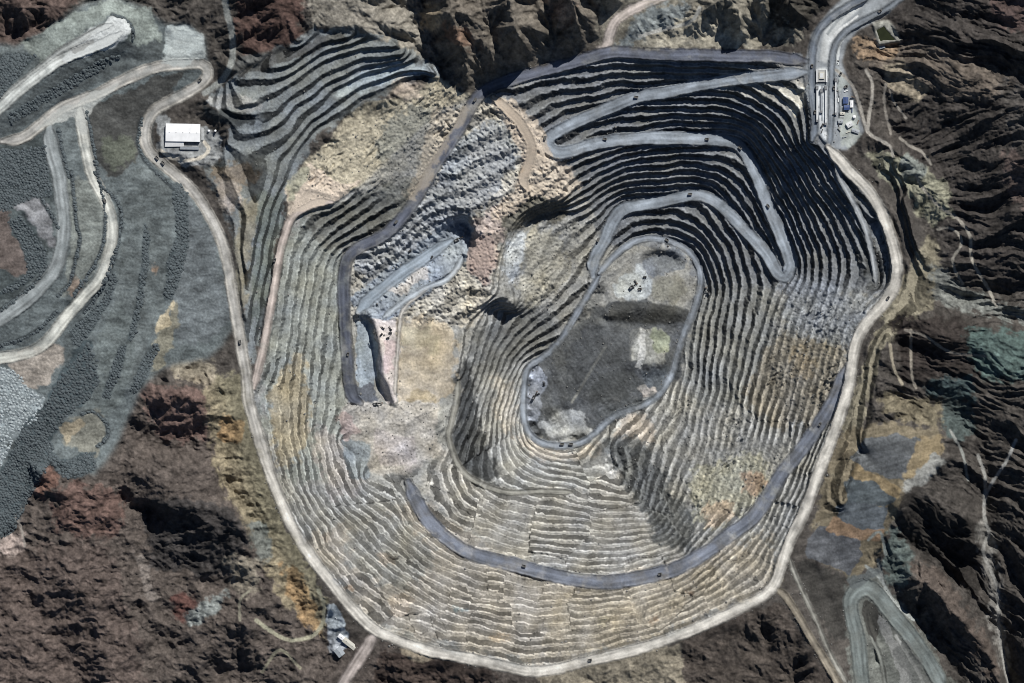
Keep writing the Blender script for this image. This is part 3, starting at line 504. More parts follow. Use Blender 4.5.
# mine yard
A(PADS[0][0], (140,146,150), 1.5, 1, .3); A([(818,68),(826,68),(827,82),(817,82)], (216,218,214), .8, 1, .1); A([(816,86),(827,86),(827,122),(824,140),(819,124)], (206,210,212), .8, 1, .1); A([(820,60),(824,30),(840,12),(864,0),(862,8),(842,24),(830,44),(828,64)], (192,194,190), 1.5, 1, .3); A([(830,79),(836,78),(837,116),(830,116)], (196,200,204), .8, 1, .1)
for q, c_ in (([(821,86),(822.5,86),(822.5,121),(821,121)],(120,128,136)), ([(828,60),(829,60),(829,120),(828,122)],(92,100,108)), ([(837.5,80),(839,80),(840,118),(838.5,118)],(84,90,96)), ([(808,66),(826,82),(836,80),(836,84),(826,86),(808,84)],(112,120,126)), ([(810,80),(804,90),(812,118),(816,118)],(160,168,172)), ([(826,34),(836,20),(850,10),(851,11.5),(838,22),(828,36)],(150,156,156)), ([(829,40),(840,27),(858,15),(859,16.5),(842,29),(831,42)],(210,210,206)), ([(818,30),(832,15),(850,4),(851,5),(833,17),(820,32)],(206,206,202)), ([(836,62),(838,44),(844,36),(846,37),(840,46),(838.5,66)],(206,210,206)), ([(823,132),(827,131),(831,142),(828,146)],(214,216,214)), ([(842,116),(852,120),(850,128),(842,126)],(120,118,108)), ([(838,126),(848,128),(858,138),(846,144)],(132,126,116))): A(q, c_, .6, .9, .2)
A([(872,22),(889,20),(903,42),(878,47)], (170,168,152), 1, .9, .3)
A([(838,64),(845,80),(850,84),(842,96),(838,88)], (168,176,170), 1.5); A([(840,108),(858,112),(860,140),(842,146)], (166,172,162), 3); A([(150,112),(170,114),(166,122),(200,124),(222,136),(222,160),(185,166),(165,158)], (150,152,150), 3)
A([(326,606),(336,604),(348,626),(344,650),(332,656),(328,640)], (158,170,178), 2)

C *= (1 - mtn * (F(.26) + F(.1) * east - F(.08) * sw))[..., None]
C *= (1 + mtn * core * (F(.35) * fbm(X / 5, Y / 5, 3, 135) + F(.25) * (ridged(X / 9, Y / 9, 3, 138) - F(.7))))[..., None]
C *= (1 + (mtn * sw)[..., None] * np.array([.07, -.01, -.03], F) + (mtn * sw)[..., None] * F(.10))
# strata and stain: real colour differences in the rock, by height and by place
strat = fbm(X / 38 + Zb / 9, Y / 38, 3, 70) * F(.5) + gnoise(Zb / 2.4 + X / 90, Y / 70, 73) * F(.4)
spk = fbm(X / 2.2, Y / 2.2, 2, 76) * core; mot = fbm(X / 13, Y / 13, 4, 78) * core
wgt = np.clip(pit + quarry, 0, 1)
val = 1 + wgt * strat * F(.30) + F(.30) * mot + F(.26) * spk * np.clip(rub * F(.6) + F(.45), 0, 1)
tone = fbm(X / 30, Y / 30, 4, 84) * wgt
C *= val[..., None]
C *= np.stack([1 + F(.06) * tone, 1 + F(.02) * tone, 1 - F(.08) * tone], -1)
g_ = C.mean(-1, keepdims=True); dz_ = (F(.16) * np.clip(pit, 0, 1))[..., None]; C = C * (1 - dz_) + g_ * dz_; C *= np.array([.985, 1.0, 1.01], F)
# broken faces are darker rock than dusty bench floors; shaded walls get extra painted shade
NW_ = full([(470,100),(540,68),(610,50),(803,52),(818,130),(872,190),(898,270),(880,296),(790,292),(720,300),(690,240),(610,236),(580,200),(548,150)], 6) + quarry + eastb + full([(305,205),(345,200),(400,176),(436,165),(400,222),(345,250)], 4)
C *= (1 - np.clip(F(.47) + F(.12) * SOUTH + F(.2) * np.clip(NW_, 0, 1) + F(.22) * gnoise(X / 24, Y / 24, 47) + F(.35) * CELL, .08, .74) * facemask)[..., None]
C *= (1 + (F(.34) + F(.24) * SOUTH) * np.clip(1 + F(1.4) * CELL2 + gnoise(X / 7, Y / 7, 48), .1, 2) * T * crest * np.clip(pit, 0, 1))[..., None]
# the long dump faces: streaks down the tipped slope
bed = full([(393,318),(455,328),(457,405),(392,405)], 3) + full([(345,404),(440,402),(444,455),(400,476),(360,470),(345,440)], 3)
C *= (1 + bed * (F(.13) * gnoise(WX / 32, (WY + F(.12) * X) / 2.8, 140) + F(.22) * fbm(WX / 26, WY / 11, 3, 141)))[..., None]
slp = full(SLOPES, 5)
C *= (1 + slp * (F(.28) * gnoise(X / 28, (Y + X * F(.25)) / 3, 180) + F(.2) * gnoise(X / 40, (Y + X * F(.25)) / 8, 181)))[..., None]
dst = gnoise(X / 26, Y / 2.6, 90) * F(.6) + gnoise(X / 60, Y / 7, 91) * F(.7)
C *= (1 + dump * (dst * F(.13) + F(.26) * fbm(WX / 15, WY / 6.5, 4, 93, .62) + F(.28) * fbm(X / 42, Y / 42, 3, 96) + F(.16) * spk))[..., None]
C = np.clip(C, .012, .8)

# ------------------------------------------------------------------ roads and tracks laid into the relief
LAB = np.zeros(X.shape, np.int16)          # which object a face belongs to
LABELS = [('mountain_ground', 'brown eroded mountain ground surrounding the open pit', 'ground')]
def newlab(n, l, c): LABELS.append((n, l, c)); return len(LABELS) - 1
LAB[pit > .5] = newlab('open_pit', 'terraced rock walls of the vast open pit', 'pit wall')
LAB[dump > .5] = newlab('waste_dump_ground', 'smooth grey-green slopes of the waste dump at upper left', 'dump ground')
LAB[(quarry > .5)] = newlab('quarry_ground', 'stepped dark-edged benches of the quarry at the upper left', 'quarry')
LAB[yard > .5] = newlab('yard_ground', 'pale paved ground of the mine yard at the upper right', 'yard')
FLOOR = [(530,436),(526,372),(556,348),(600,310),(690,310),(680,380),(640,402),(590,438),(560,444)]
LAB[full(FLOOR, 0) > .5] = newlab('pit_floor', 'dark debris covered floor at the bottom of the pit', 'pit floor')
RD = np.full(X.shape, 1e9, F)
for nm, pts, hw, col, lab in ROADS[::-1]:
    P = smooth(pts); hw0 = hw
    d, s, a, z = raster(ax_x, ax_y, P, hw + 20)
    q = np.where(d < hw + 19, (1 - sstep(hw, hw + 18, d)) * F(.88) * mtn, 0); Z = Z * (1 - q) + (z * F(.6) + Zb * F(.4)) * q
    d = d + F(.55) * gnoise(X / 7, Y / 7, 95) + F(.12 * hw) * gnoise(X / 38, Y / 38, 94) + F(.55 * hw) * (1 - sstep(0, 2.2 * hw, np.minimum(a, F(np.hypot(*np.diff(P[:, :2], axis=0).T).sum()) - a))).astype(F)
    near = d < hw + 6
    k = 1 - sstep(hw - .2, hw + 1.6, d)
    berm = np.exp(-((d - hw) / .8) ** 2) * F(.55) * np.clip(1 + gnoise(X / 2.5, Y / 2.5, 96), 0, 1.6)
    Z = np.where(near, Z * (1 - k) + (z + F(.06) * spk) * k + berm * np.clip(1 - sstep(hw + .6, hw + 2.2, d), 0, 1), Z)
    # worn lanes: paler where tyres polish the dust, darker damp band between
    lane = np.cos(s / hw * F(6.0) + F(2.2) * gnoise(a / 40, s / 9, 97)) * F(.5) + gnoise(a / 16, s / 1.7, 98) * F(.6) + gnoise(a / 45, s / 5, 99) * F(.8) + fbm(X / 18, Y / 18, 3, 104) * F(.5)
    rc = lin(col, .9)[None, None, :] * (1 + F(.30) * lane + F(.10) * spk)[..., None]
    rc = rc * (1 + F(.22) * fbm(X / 30, Y / 30, 3, 106) + F(.16) * gnoise(a / 9, s / 6, 107))[..., None]
    thin = np.clip(F(.12) + F(.5) * fbm(X / 14, Y / 14, 3, 108), 0, .45) + F(.25) * sstep(.55, 1., d / hw)
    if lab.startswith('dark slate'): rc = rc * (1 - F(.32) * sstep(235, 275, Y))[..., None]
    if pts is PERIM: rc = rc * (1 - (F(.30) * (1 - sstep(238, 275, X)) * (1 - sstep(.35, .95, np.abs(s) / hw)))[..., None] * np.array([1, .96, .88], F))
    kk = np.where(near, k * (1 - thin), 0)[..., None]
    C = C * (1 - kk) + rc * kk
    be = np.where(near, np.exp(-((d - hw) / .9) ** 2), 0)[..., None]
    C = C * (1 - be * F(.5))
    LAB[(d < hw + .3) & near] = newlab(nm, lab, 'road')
    RD = np.minimum(RD, d - hw)
Zs = boxblur(Z, 4)
tl = None
for pts, hw, col in TRACKS:
    d, s, a, z = raster(ax_x, ax_y, smooth(pts), hw + 5)
    d = d + F(.5) * gnoise(X / 6, Y / 6, 101); near = d < hw + 4
    k = np.where(near & (RD > 0), 1 - sstep(hw * .6, hw + 1.0, d), 0)
    Z = Z * (1 - k) + (Zs - F(.2)) * k
    kk = (k * F(.9))[..., None]; C = C * (1 - kk) + lin(col) * F(1.2) * (1 + F(.2) * spk)[..., None] * kk
    if tl is None: tl = newlab('dirt_track', 'narrow pale dirt tracks crossing the mountain ground', 'track')
    LAB[(k > .5)] = tl
for q, c_, k_, b_ in (([(861,612),(866,601),(876,604),(884,618),(876,644),(868,634)], (70,68,62), .95, 1), ([(878,612),(890,626),(904,652),(916,690),(902,690),(892,654),(882,634)], (150,150,144), .8, 1), ([(890,650),(908,640),(936,690),(918,690)], (96,98,94), .7, 2), ([(846,580),(870,568),(884,570),(868,584),(852,592)], (96,104,104), .8, 1.5),
        ([(84,42),(96,28),(110,18),(124,17),(133,30),(128,40),(112,47),(92,52),(66,62),(60,58)], (198,203,199), .75, 1.5), ([(34,130),(60,109),(100,90),(120,82),(108,96),(92,108),(87,118),(88,134),(79,136),(77,116),(56,124)], (178,181,173), .7, 1.5), ([(164,30),(186,22),(204,36),(206,58),(186,66),(160,64),(168,48)], (172,182,178), .7, 2), ([(70,50),(92,40),(96,44),(74,56)], (126,124,116), .6, 1.5),
        ([(490,97),(512,99),(540,126),(549,148),(572,170),(582,188),(560,199),(530,197),(514,212),(494,222),(486,214),(512,190),(521,172),(521,150),(502,122)], (204,182,154), .75, 3), ([(430,110),(470,104),(446,150),(420,196),(404,200),(425,150)], (190,172,144), .6, 4), ([(478,128),(500,120),(512,160),(490,200),(470,212),(452,190)], (172,172,168), .45, 5),
        ([(288,214),(300,188),(318,168),(340,184),(362,180),(334,203),(306,208)], (206,184,158), .9, 1.2), ([(472,236),(496,238),(491,276),(483,287),(464,264)], (168,142,128), .85, 1)): paint(q, c_, b_, k_, 1.3)
for q, c_, k_ in (([(548,354),(566,336),(584,306),(598,284),(606,292),(590,318),(572,346),(556,362)], (104,106,102), .6), ([(668,372),(684,336),(690,300),(698,300),(692,340),(678,380)], (98,102,104), .5), ([(604,408),(646,396),(664,384),(660,398),(620,416),(600,420)], (92,98,100), .6),
        ([(566,360),(600,318),(640,330),(626,372),(590,396),(560,392)], (84,88,90), .7), ([(600,372),(640,372),(650,392),(610,404),(588,404)], (76,80,80), .7), ([(650,284),(676,282),(686,292),(660,300)], (140,138,120), .5)): paint(q, c_, 4, k_, 1.8)
fl_ = full(FLOOR, 3)
C *= (1 + fl_ * (F(.30) * fbm(X / 14, Y / 14, 4, 170, .6) + F(.22) * gnoise((X * F(.55) + Y * F(.83)) / 22, (X * F(.83) - Y * F(.55)) / 2.6, 174)))[..., None]
C = np.clip(C, .01, .82)

# level seats for what stands on the ground
def seat(poly, z, blur=1.5):
    sl, m = mask(poly, blur, 0); Z[sl] = Z[sl] * (1 - m) + F(z) * m
POND = [(876,30),(884,26),(896,40),(880,41)]
seat([(872,24),(888,21),(902,42),(878,46)], 6.0); seat(POND, 5.0, .6)
seat([(160,120),(206,120),(206,154),(160,154)], 4.0)

# ------------------------------------------------------------------ terrain meshes
ZM = Z * F(MPP)
sc = (CAMH - ZM) / CAMH
VX = (X - W / 2) * MPP * sc; VY = -(Y - H / 2) * MPP * sc
def height(px, py):
    i = np.searchsorted(ax_x, px) - 1; j = np.searchsorted(ax_y, py) - 1
    u = (px - ax_x[i]) / (ax_x[i + 1] - ax_x[i]); v = (py - ax_y[j]) / (ax_y[j + 1] - ax_y[j])
    q = ZM[j:j + 2, i:i + 2]
    return float((q[0, 0] * (1 - u) + q[0, 1] * u) * (1 - v) + (q[1, 0] * (1 - u) + q[1, 1] * u) * v)
def world(px, py, dz=0.0):
    z = height(px, py); s = (CAMH - z) / CAMH
    return ((px - W / 2) * MPP * s, -(py - H / 2) * MPP * s, z + dz)

def ground_mat(name, nscale, amount, rough=.95):
    m = bpy.data.materials.new(name); m.use_nodes = True
    N, L = m.node_tree.nodes, m.node_tree.links
    b = N['Principled BSDF']; b.inputs['Roughness'].default_value = rough
    b.inputs['Specular IOR Level'].default_value = .15
    at = N.new('ShaderNodeAttribute'); at.attribute_name = 'rock'
    tc = N.new('ShaderNodeTexCoord')
    n = N.new('ShaderNodeTexNoise'); n.inputs['Scale'].default_value = nscale; n.inputs['Detail'].default_value = 4; n.inputs['Roughness'].default_value = .7
    r = N.new('ShaderNodeMapRange'); r.inputs['From Min'].default_value = .3; r.inputs['From Max'].default_value = .7
    r.inputs['To Min'].default_value = 1 - amount; r.inputs['To Max'].default_value = 1 + amount
    mx = N.new('ShaderNodeMix'); mx.data_type = 'RGBA'; mx.blend_type = 'MULTIPLY'; mx.inputs['Factor'].default_value = 1
    bp = N.new('ShaderNodeBump'); bp.inputs['Strength'].default_value = .5; bp.inputs['Distance'].default_value = 1.2
    L.new(tc.outputs['Object'], n.inputs['Vector']); L.new(n.outputs['Fac'], r.inputs['Value'])
    L.new(at.outputs['Color'], mx.inputs['A']); L.new(r.outputs['Result'], mx.inputs['B'])
    L.new(mx.outputs['Result'], b.inputs['Base Color']); L.new(n.outputs['Fac'], bp.inputs['Height']); L.new(bp.outputs['Normal'], b.inputs['Normal'])
    return m
GM = {'rock': ground_mat('rock_ground', .14, .30), 'road': ground_mat('graded_gravel', .2, .10), 'dump': ground_mat('tipped_waste', .16, .22)}
fl_lab = LAB[:-1, :-1].ravel()
I0 = (np.arange(NY - 1)[:, None] * NX + np.arange(NX - 1)[None, :]).ravel()
vx, vy, vz = VX.ravel(), VY.ravel(), ZM.ravel(); cr = C.reshape(-1, 3)
for li, (nm, lab, cat) in enumerate(LABELS):
    f = I0[fl_lab == li]
    if not len(f): continue
    quads = np.stack([f, f + NX, f + NX + 1, f + 1], 1)
    ids, inv = np.unique(quads.ravel(), return_inverse=True)
    me = bpy.data.meshes.new(nm); nv, nf = len(ids), len(f)
    me.vertices.add(nv); me.loops.add(nf * 4); me.polygons.add(nf)
    me.vertices.foreach_set('co', np.stack([vx[ids], vy[ids], vz[ids]], 1).astype(F).ravel())
    me.loops.foreach_set('vertex_index', inv.astype(np.int32).ravel())
    me.polygons.foreach_set('loop_start', np.arange(0, nf * 4, 4, dtype=np.int32))
    me.update(calc_edges=True)
    ca = me.color_attributes.new('rock', 'FLOAT_COLOR', 'POINT')
    ca.data.foreach_set('color', np.concatenate([cr[ids], np.ones((nv, 1), F)], 1).astype(F).ravel())
    me.materials.append(GM['road' if cat in ('road', 'yard') else 'dump' if cat in ('dump ground',) else 'rock'])
    o = bpy.data.objects.new(nm, me); scene.collection.objects.link(o)
    o['label'] = lab; o['category'] = cat; o['kind'] = 'structure'

# ================================================================== things
def mat(name, col, rough=.8, var=.25, scale=.4, metal=0.0):
    m = bpy.data.materials.new(name); m.use_nodes = True
    N, L = m.node_tree.nodes, m.node_tree.links
    b = N['Principled BSDF']; b.inputs['Roughness'].default_value = rough; b.inputs['Metallic'].default_value = metal
    n = N.new('ShaderNodeTexNoise'); n.inputs['Scale'].default_value = scale; n.inputs['Detail'].default_value = 5
    tc = N.new('ShaderNodeTexCoord'); L.new(tc.outputs['Object'], n.inputs['Vector'])
    r = N.new('ShaderNodeValToRGB'); c = lin(col)
    r.color_ramp.elements[0].position = .3; r.color_ramp.elements[1].position = .7
    r.color_ramp.elements[0].color = (*[float(v) * (1 - var) for v in c], 1); r.color_ramp.elements[1].color = (*[min(1., float(v) * (1 + var)) for v in c], 1)
    L.new(n.outputs['Fac'], r.inputs['Fac']); L.new(r.outputs['Color'], b.inputs['Base Color'])
    return m
M = {'white_roof': mat('white_sheet_roof', (240,240,238), .5, .10, .06), 'white_wall': mat('white_cladding', (226,226,222), .6, .08), 'grey_roof': mat('grey_sheet_roof', (150,158,164), .6, .15),
     'blue': mat('blue_sheet_roof', (40,72,140), .6, .2), 'dark': mat('dark_machine_paint', (44,45,46), .6, .4), 'tray': mat('dusty_dark_tray', (92,90,86), .8, .3), 'tyre': mat('tyre_rubber', (26,26,27), .9, .2),
     'glass': mat('dark_glass', (20,26,32), .15, .1), 'steel': mat('dusty_steel', (120,122,124), .6, .25), 'pale': mat('pale_dusty_paint', (206,208,206), .6, .1), 'cream': mat('cream_sheet_roof', (198,192,172), .6, .12),
     'conc': mat('dusty_concrete', (160,160,156), .9, .15), 'heap': mat('teal_waste_rock', (74,86,90), .95, .35, .25), 'heappale': mat('pale_waste_rock', (150,162,164), .95, .25, .25), 'rock': mat('loose_rock', (116,114,108), .95, .35, .3), 'rust': mat('rusty_steel', (120,92,72), .8, .3)}
class MB:
    def __init__(s): s.v, s.f = [], []
    def add(s, v, f):
        n = len(s.v); s.v += [tuple(p) for p in v]; s.f += [tuple(i + n for i in q) for q in f]; return s
    def hexa(s, b, t):      # bottom and top quads, counter-clockwise seen from above
        return s.add(b + t, [(3,2,1,0),(4,5,6,7),(0,1,5,4),(1,2,6,5),(2,3,7,6),(3,0,4,7)])
    def box(s, x0, x1, y0, y1, z0, z1, tx=0, ty=0):
        return s.hexa([(x0,y0,z0),(x1,y0,z0),(x1,y1,z0),(x0,y1,z0)], [(x0+tx,y0+ty,z1),(x1-tx,y0+ty,z1),(x1-tx,y1-ty,z1),(x0+tx,y1-ty,z1)])
    def cyl(s, c, r, h, axis='z', n=14, r2=None):
        r2 = r if r2 is None else r2; v = []
        for k, rr in ((0, r), (h, r2)):
            for i in range(n):
                a = 2 * math.pi * i / n; p, q = rr * math.cos(a), rr * math.sin(a)
                v.append((c[0]+p, c[1]+q, c[2]+k) if axis == 'z' else (c[0]+p, c[1]+k, c[2]+q) if axis == 'y' else (c[0]+k, c[1]+p, c[2]+q))
        fl = [(i, (i+1) % n, n + (i+1) % n, n + i) for i in range(n)] + [tuple(range(n))[::-1], tuple(range(n, 2*n))]
        return s.add(v, fl)
    def beam(s, a, b, w, h):
        a, b = np.array(a, float), np.array(b, float); d = b - a; d /= np.linalg.norm(d)
        u = np.cross(d, (0, 0, 1)); u = u / np.linalg.norm(u) if np.linalg.norm(u) > 1e-3 else np.array((0, 1., 0)); v = np.cross(u, d)
        q = lambda c: [tuple(c - u*w/2 - v*h/2), tuple(c + u*w/2 - v*h/2), tuple(c + u*w/2 + v*h/2), tuple(c - u*w/2 + v*h/2)]
        return s.add(q(a) + q(b), [(3,2,1,0),(4,5,6,7),(0,1,5,4),(1,2,6,5),(2,3,7,6),(3,0,4,7)])
    def build(s, name, m, parent=None, loc=(0, 0, 0)):
        me = bpy.data.meshes.new(name); me.from_pydata(s.v, [], s.f); me.validate(); 
        bm = bmesh.new(); bm.from_mesh(me); bmesh.ops.recalc_face_normals(bm, faces=bm.faces); bm.to_mesh(me); bm.free()
        me.materials.append(M[m]); o = bpy.data.objects.new(name, me); o.location = loc; scene.collection.objects.link(o)
        if parent: o.parent = parent
        return o
def thing(name, px, py, rot, label, cat, group=None, dz=0.0):
    o = bpy.data.objects.new(name, None); o.empty_display_size = 5; scene.collection.objects.link(o)
    o.location = world(px, py, dz); o.rotation_euler.z = math.radians(rot); o['label'] = label; o['category'] = cat
    if group: o['group'] = group
    return o
def copy_tree(o, parent=None):
    c = o.copy(); scene.collection.objects.link(c)
    if parent: c.parent = parent
    for ch in list(o.children): copy_tree(ch, c)
    return c
def place(protos, key, maker, name, spots, cat, group):
    for px, py, rot, label in spots:
        if key not in protos: o = maker(name); protos[key] = o
        else: o = copy_tree(protos[key])
        o.location = world(px, py, .2); o.scale = (.86,) * 3 if key == 'truck' else (1, 1, 1); o.rotation_euler.z = math.radians(rot)
        # sit level with the ground under both ends
        o['label'] = label; o['category'] = cat; o['group'] = group
def bare(name):
    o = bpy.data.objects.new(name, None); o.empty_display_size = 5; scene.collection.objects.link(o); return o
def make_truck(name):
    t = bare(name)
    MB().box(-6.6, 6.2, -2.0, 2.0, 1.5, 2.8).box(5.6, 6.6, -3.3, 3.3, 1.4, 3.4).build('chassis', 'dark', t)
    MB().box(2.9, 6.4, -1.6, 1.6, 2.85, 4.6, .15, .1).build('engine_hood', 'dark', t)
    c = MB().box(2.7, 5.2, 1.7, 3.7, 3.0, 5.6, .15, .15).build('cab', 'dark', t)
    MB().box(5.1, 5.22, 1.95, 3.45, 4.2, 5.2).build('window', 'glass', c)
    b = MB()
    b.hexa([(-7.2,-3.0,3.4),(2.2,-3.0,3.0),(2.2,3.0,3.0),(-7.2,3.0,3.4)], [(-7.6,-3.4,3.9),(2.4,-3.4,3.5),(2.4,3.4,3.5),(-7.6,3.4,3.9)])
    for sg in (-1, 1): b.hexa([(-7.6,3.45*sg-.3,3.95),(2.4,3.45*sg-.3,3.55),(2.4,3.45*sg+.3,3.55),(-7.6,3.45*sg+.3,3.95)], [(-7.4,4.0*sg-.25,5.6),(2.6,4.0*sg-.25,6.4),(2.6,4.0*sg+.25,6.4),(-7.4,4.0*sg+.25,5.6)])
    b.hexa([(2.42,-3.3,3.55),(2.8,-3.3,3.55),(2.8,3.3,3.55),(2.42,3.3,3.55)], [(2.62,-3.7,6.4),(3.0,-3.7,6.4),(3.0,3.7,6.4),(2.62,3.7,6.4)])
    b.box(2.6, 6.9, -3.9, 3.9, 6.42, 6.75); b.build('dump_body', 'tray', t)
    for x, y, w_ in ((4.2,-3.9,1.3),(4.2,2.6,1.3),(-3.6,-3.9,2.4),(-3.6,1.5,2.4)):
        wh = MB().cyl((x, y, 1.75), 1.75, w_, 'y', 16).build('wheel', 'tyre', t)
        MB().cyl((x, y - .06 if y < 0 else y + w_ - .02, 1.75), .8, .08, 'y', 12).build('rim', 'steel', wh)
    return t
def make_shovel(name):
    t = bare(name)
    for sg in (-1, 1): MB().box(-5.5, 5.5, sg*3.6-1.0, sg*3.6+1.0, 0, 2.0, .6, 0).build('crawler_track', 'tyre', t)
    MB().cyl((0, 0, 1.9), 3.2, 1.0, 'z', 20).box(-4, 4, -2.5, 2.5, .9, 1.9).build('undercarriage', 'dark', t)
    h = MB().box(-9, 3.5, -4.2, 4.2, 2.9, 8.2, .2, .2).build('machinery_house', 'dark', t)
    MB().box(-7, -2, -2, 2, 8.22, 9.0).build('roof_unit', 'steel', h)
    c = MB().box(2.2, 5.6, 2.0, 4.6, 8.25, 11.2, .1, .1).build('cab', 'tray', t); MB().box(5.52, 5.62, 2.3, 4.3, 9.2, 10.8).build('window', 'glass', c)
    MB().beam((3.4, 0, 4.2), (16, 0, 14.5), 1.8, 1.5).build('boom', 'dark', t)
    MB().beam((7, 1.3, 9.0), (17.5, 1.3, 5.0), .8, .9).beam((7, -1.3, 9.0), (17.5, -1.3, 5.0), .8, .9).build('dipper_stick', 'dark', t)
    b = MB().box(17, 20.5, -2.2, 2.2, 2.2, 6.0, .3, .2)
    for k in range(5): b.box(20.3, 21.4, -2 + k*.9, -1.6 + k*.9, 2.3, 2.9)
    b.build('bucket', 'rust', t)
    return t
def make_loader(name):
    t = bare(name)
    MB().box(-5.5, -.2, -1.8, 1.8, 1.6, 4.2, .3, .2).build('engine_body', 'dark', t); MB().box(.1, 4.2, -1.3, 1.3, 1.5, 3.2, .2, .1).build('front_frame', 'dark', t)
    c = MB().box(-1.2, 1.2, -1.3, 1.3, 4.25, 6.4, .15, .15).build('cab', 'dark', t); MB().box(1.12, 1.22, -1.0, 1.0, 4.7, 6.0).build('window', 'glass', c)
    for sg in (-1, 1): MB().beam((2, sg*1.0, 3.2), (6.8, sg*1.0, 1.6), .5, .6).build('lift_arm', 'dark', t)
    MB().hexa([(6.6,-3,.3),(9,-3,.2),(9,3,.2),(6.6,3,.3)], [(6.4,-3,2.6),(7.2,-3,2.8),(7.2,3,2.8),(6.4,3,2.6)]).build('bucket', 'tray', t)
    for x in (-3.6, 3.0):
        for y in (-2.9, 1.6):
            wh = MB().cyl((x, y, 1.6), 1.6, 1.3, 'y', 16).build('wheel', 'tyre', t); MB().cyl((x, y - .06 if y < 0 else y + 1.28, 1.6), .7, .08, 'y', 12).build('rim', 'steel', wh)
    return t
def make_drill(name):
    t = bare(name)
    for sg in (-1, 1): MB().box(-4, 4, sg*2.3-.6, sg*2.3+.6, 0, 1.4, .5, 0).build('crawler_track', 'tyre', t)
    MB().box(-5.5, 4.6, -2.6, 2.6, 1.6, 2.3).build('deck', 'dark', t); MB().box(-5.2, -.5, -2.0, 2.0, 2.32, 4.8, .1, .1).build('engine_house', 'dark', t)
    c = MB().box(2.2, 4.4, -2.4, -.4, 2.32, 4.9, .1, .1).build('cab', 'tray', t); MB().box(4.3, 4.42, -2.1, -.7, 3.2, 4.5).build('window', 'glass', c)
    m = MB()
    for x, y in ((2.6,.2),(4.2,.2),(2.6,1.8),(4.2,1.8)): m.box(x-.12, x+.12, y-.12, y+.12, 2.32, 15)
    for k in range(6): m.box(2.48, 4.32, .08, .32, 3.6 + k*2, 3.8 + k*2).box(2.48, 4.32, 1.68, 1.92, 3.6 + k*2, 3.8 + k*2)
    m.build('mast', 'steel', t)
    return t
def make_pickup(name):
    t = bare(name)
    MB().box(-2.6, 2.7, -.95, .95, .5, 1.15, .05, .05).build('body', 'pale', t); c = MB().box(-.6, 1.3, -.9, .9, 1.17, 1.95, .35, .12).build('cab', 'pale', t)
    MB().box(-.2, .9, -.72, .72, 1.96, 2.0).build('roof_rack', 'dark', c)
    MB().box(-2.55, -.7, .75, .9, 1.17, 1.4).box(-2.55, -.7, -.9, -.75, 1.17, 1.4).build('load_bed', 'pale', t)
    for x in (-1.7, 1.7):
        for y in (-1.0, .75): MB().cyl((x, y, .42), .42, .25, 'y', 12).build('wheel', 'tyre', t)
    return t
PR = {}
place(PR, 'truck', make_truck, 'haul_truck', [
 (475, 100, -128, 'dark haul truck at the bend where the north rim road turns southwest'), (636, 97, 172, 'dark haul truck on the uppermost ramp below the north rim road'),
 (605, 139, -8, 'dark haul truck on the second ramp, a little east of the hairpin'), (707, 139, 0, 'dark haul truck at the east end of the second ramp before its bend'),
 (545, 138, -100, 'dark haul truck inside the north-west hairpin of the ramp'), (690, 194, 175, 'dark haul truck at the top of the third ramp loop'),
 (768, 206, -55, 'dark haul truck on the slanting ramp down the north-east wall'), (598, 240, -110, 'dark haul truck on the ramp curving above the pit floor hairpin'),
 (667, 240, -30, 'dark haul truck on the top of the ring ramp above the inner pit'), (562, 444, 180, 'dark haul truck on the ring ramp at the lowest south end'), (571, 444, 180, 'second dark haul truck following on the ring ramp south end'),
 (660, 574, 14, 'dark haul truck on the wide ramp across the south wall'), (157, 158, -45, 'dark haul truck on the rim road just south-west of the white shed'), (163, 163, -45, 'dark haul truck closest behind another south of the white shed'),
 (240, 342, -80, 'dark haul truck on the pale west rim road'), (834, 88, 90, 'dark haul truck in the middle lane of the mine yard'), (815, 112, 90, 'dark haul truck in the left lane of the mine yard'),
 (880, 11, 30, 'dark haul truck on the curved lane entering the yard at top'), (348, 354, 85, 'dark haul truck on the slate road down the west wall'), (275, 260, 75, 'dark haul truck on the pinkish dirt road'),
 (396, 222, -130, 'dark haul truck on the slate road above the blue-grey basin'), (888, 298, 50, 'dark haul truck on the eastern bend of the rim road'), (640, 289, 10, 'dark haul truck under the shovel on the inner pit platform'),
 (590, 660, 14, 'dark haul truck on the pale rim road at the south'), (105, 201, -70, 'dark haul truck on the winding pale road across the dump'),
 (840.5, 74, 60, 'dark haul truck parked where the yard lane forks, beside the crusher'), (812, 66, 90, 'dark haul truck turning from the north rim road into the yard'), (846, 86.5, 30, 'dark haul truck parked north of the blue sheds'),
 (740, 148, -40, 'dark haul truck at the bend where the second ramp turns down'), (524, 566, -16, 'dark haul truck on the west half of the wide south ramp'), (820, 424, 58, 'dark haul truck on the wide ramp close to the east rim road'), (200, 80, 40, 'dark haul truck on the hairpin of the pale road above the white shed')], 'haul truck', 'haul trucks on the mine roads')
place(PR, 'shovel', make_shovel, 'mining_shovel', [
 (632, 287, 35, 'big dark mining shovel on the pale platform inside the pit'), (534, 397, 60, 'big dark mining shovel on the blue-grey strip west of the pit floor'),
 (457, 240, 30, 'big dark mining shovel at the end of the blue-grey basin'), (376, 404, 10, 'big dark mining shovel beside the black crescent cut'), (709, 293, 120, 'big dark mining shovel at the foot of the east wall')], 'excavator', 'mining shovels working in the pit')
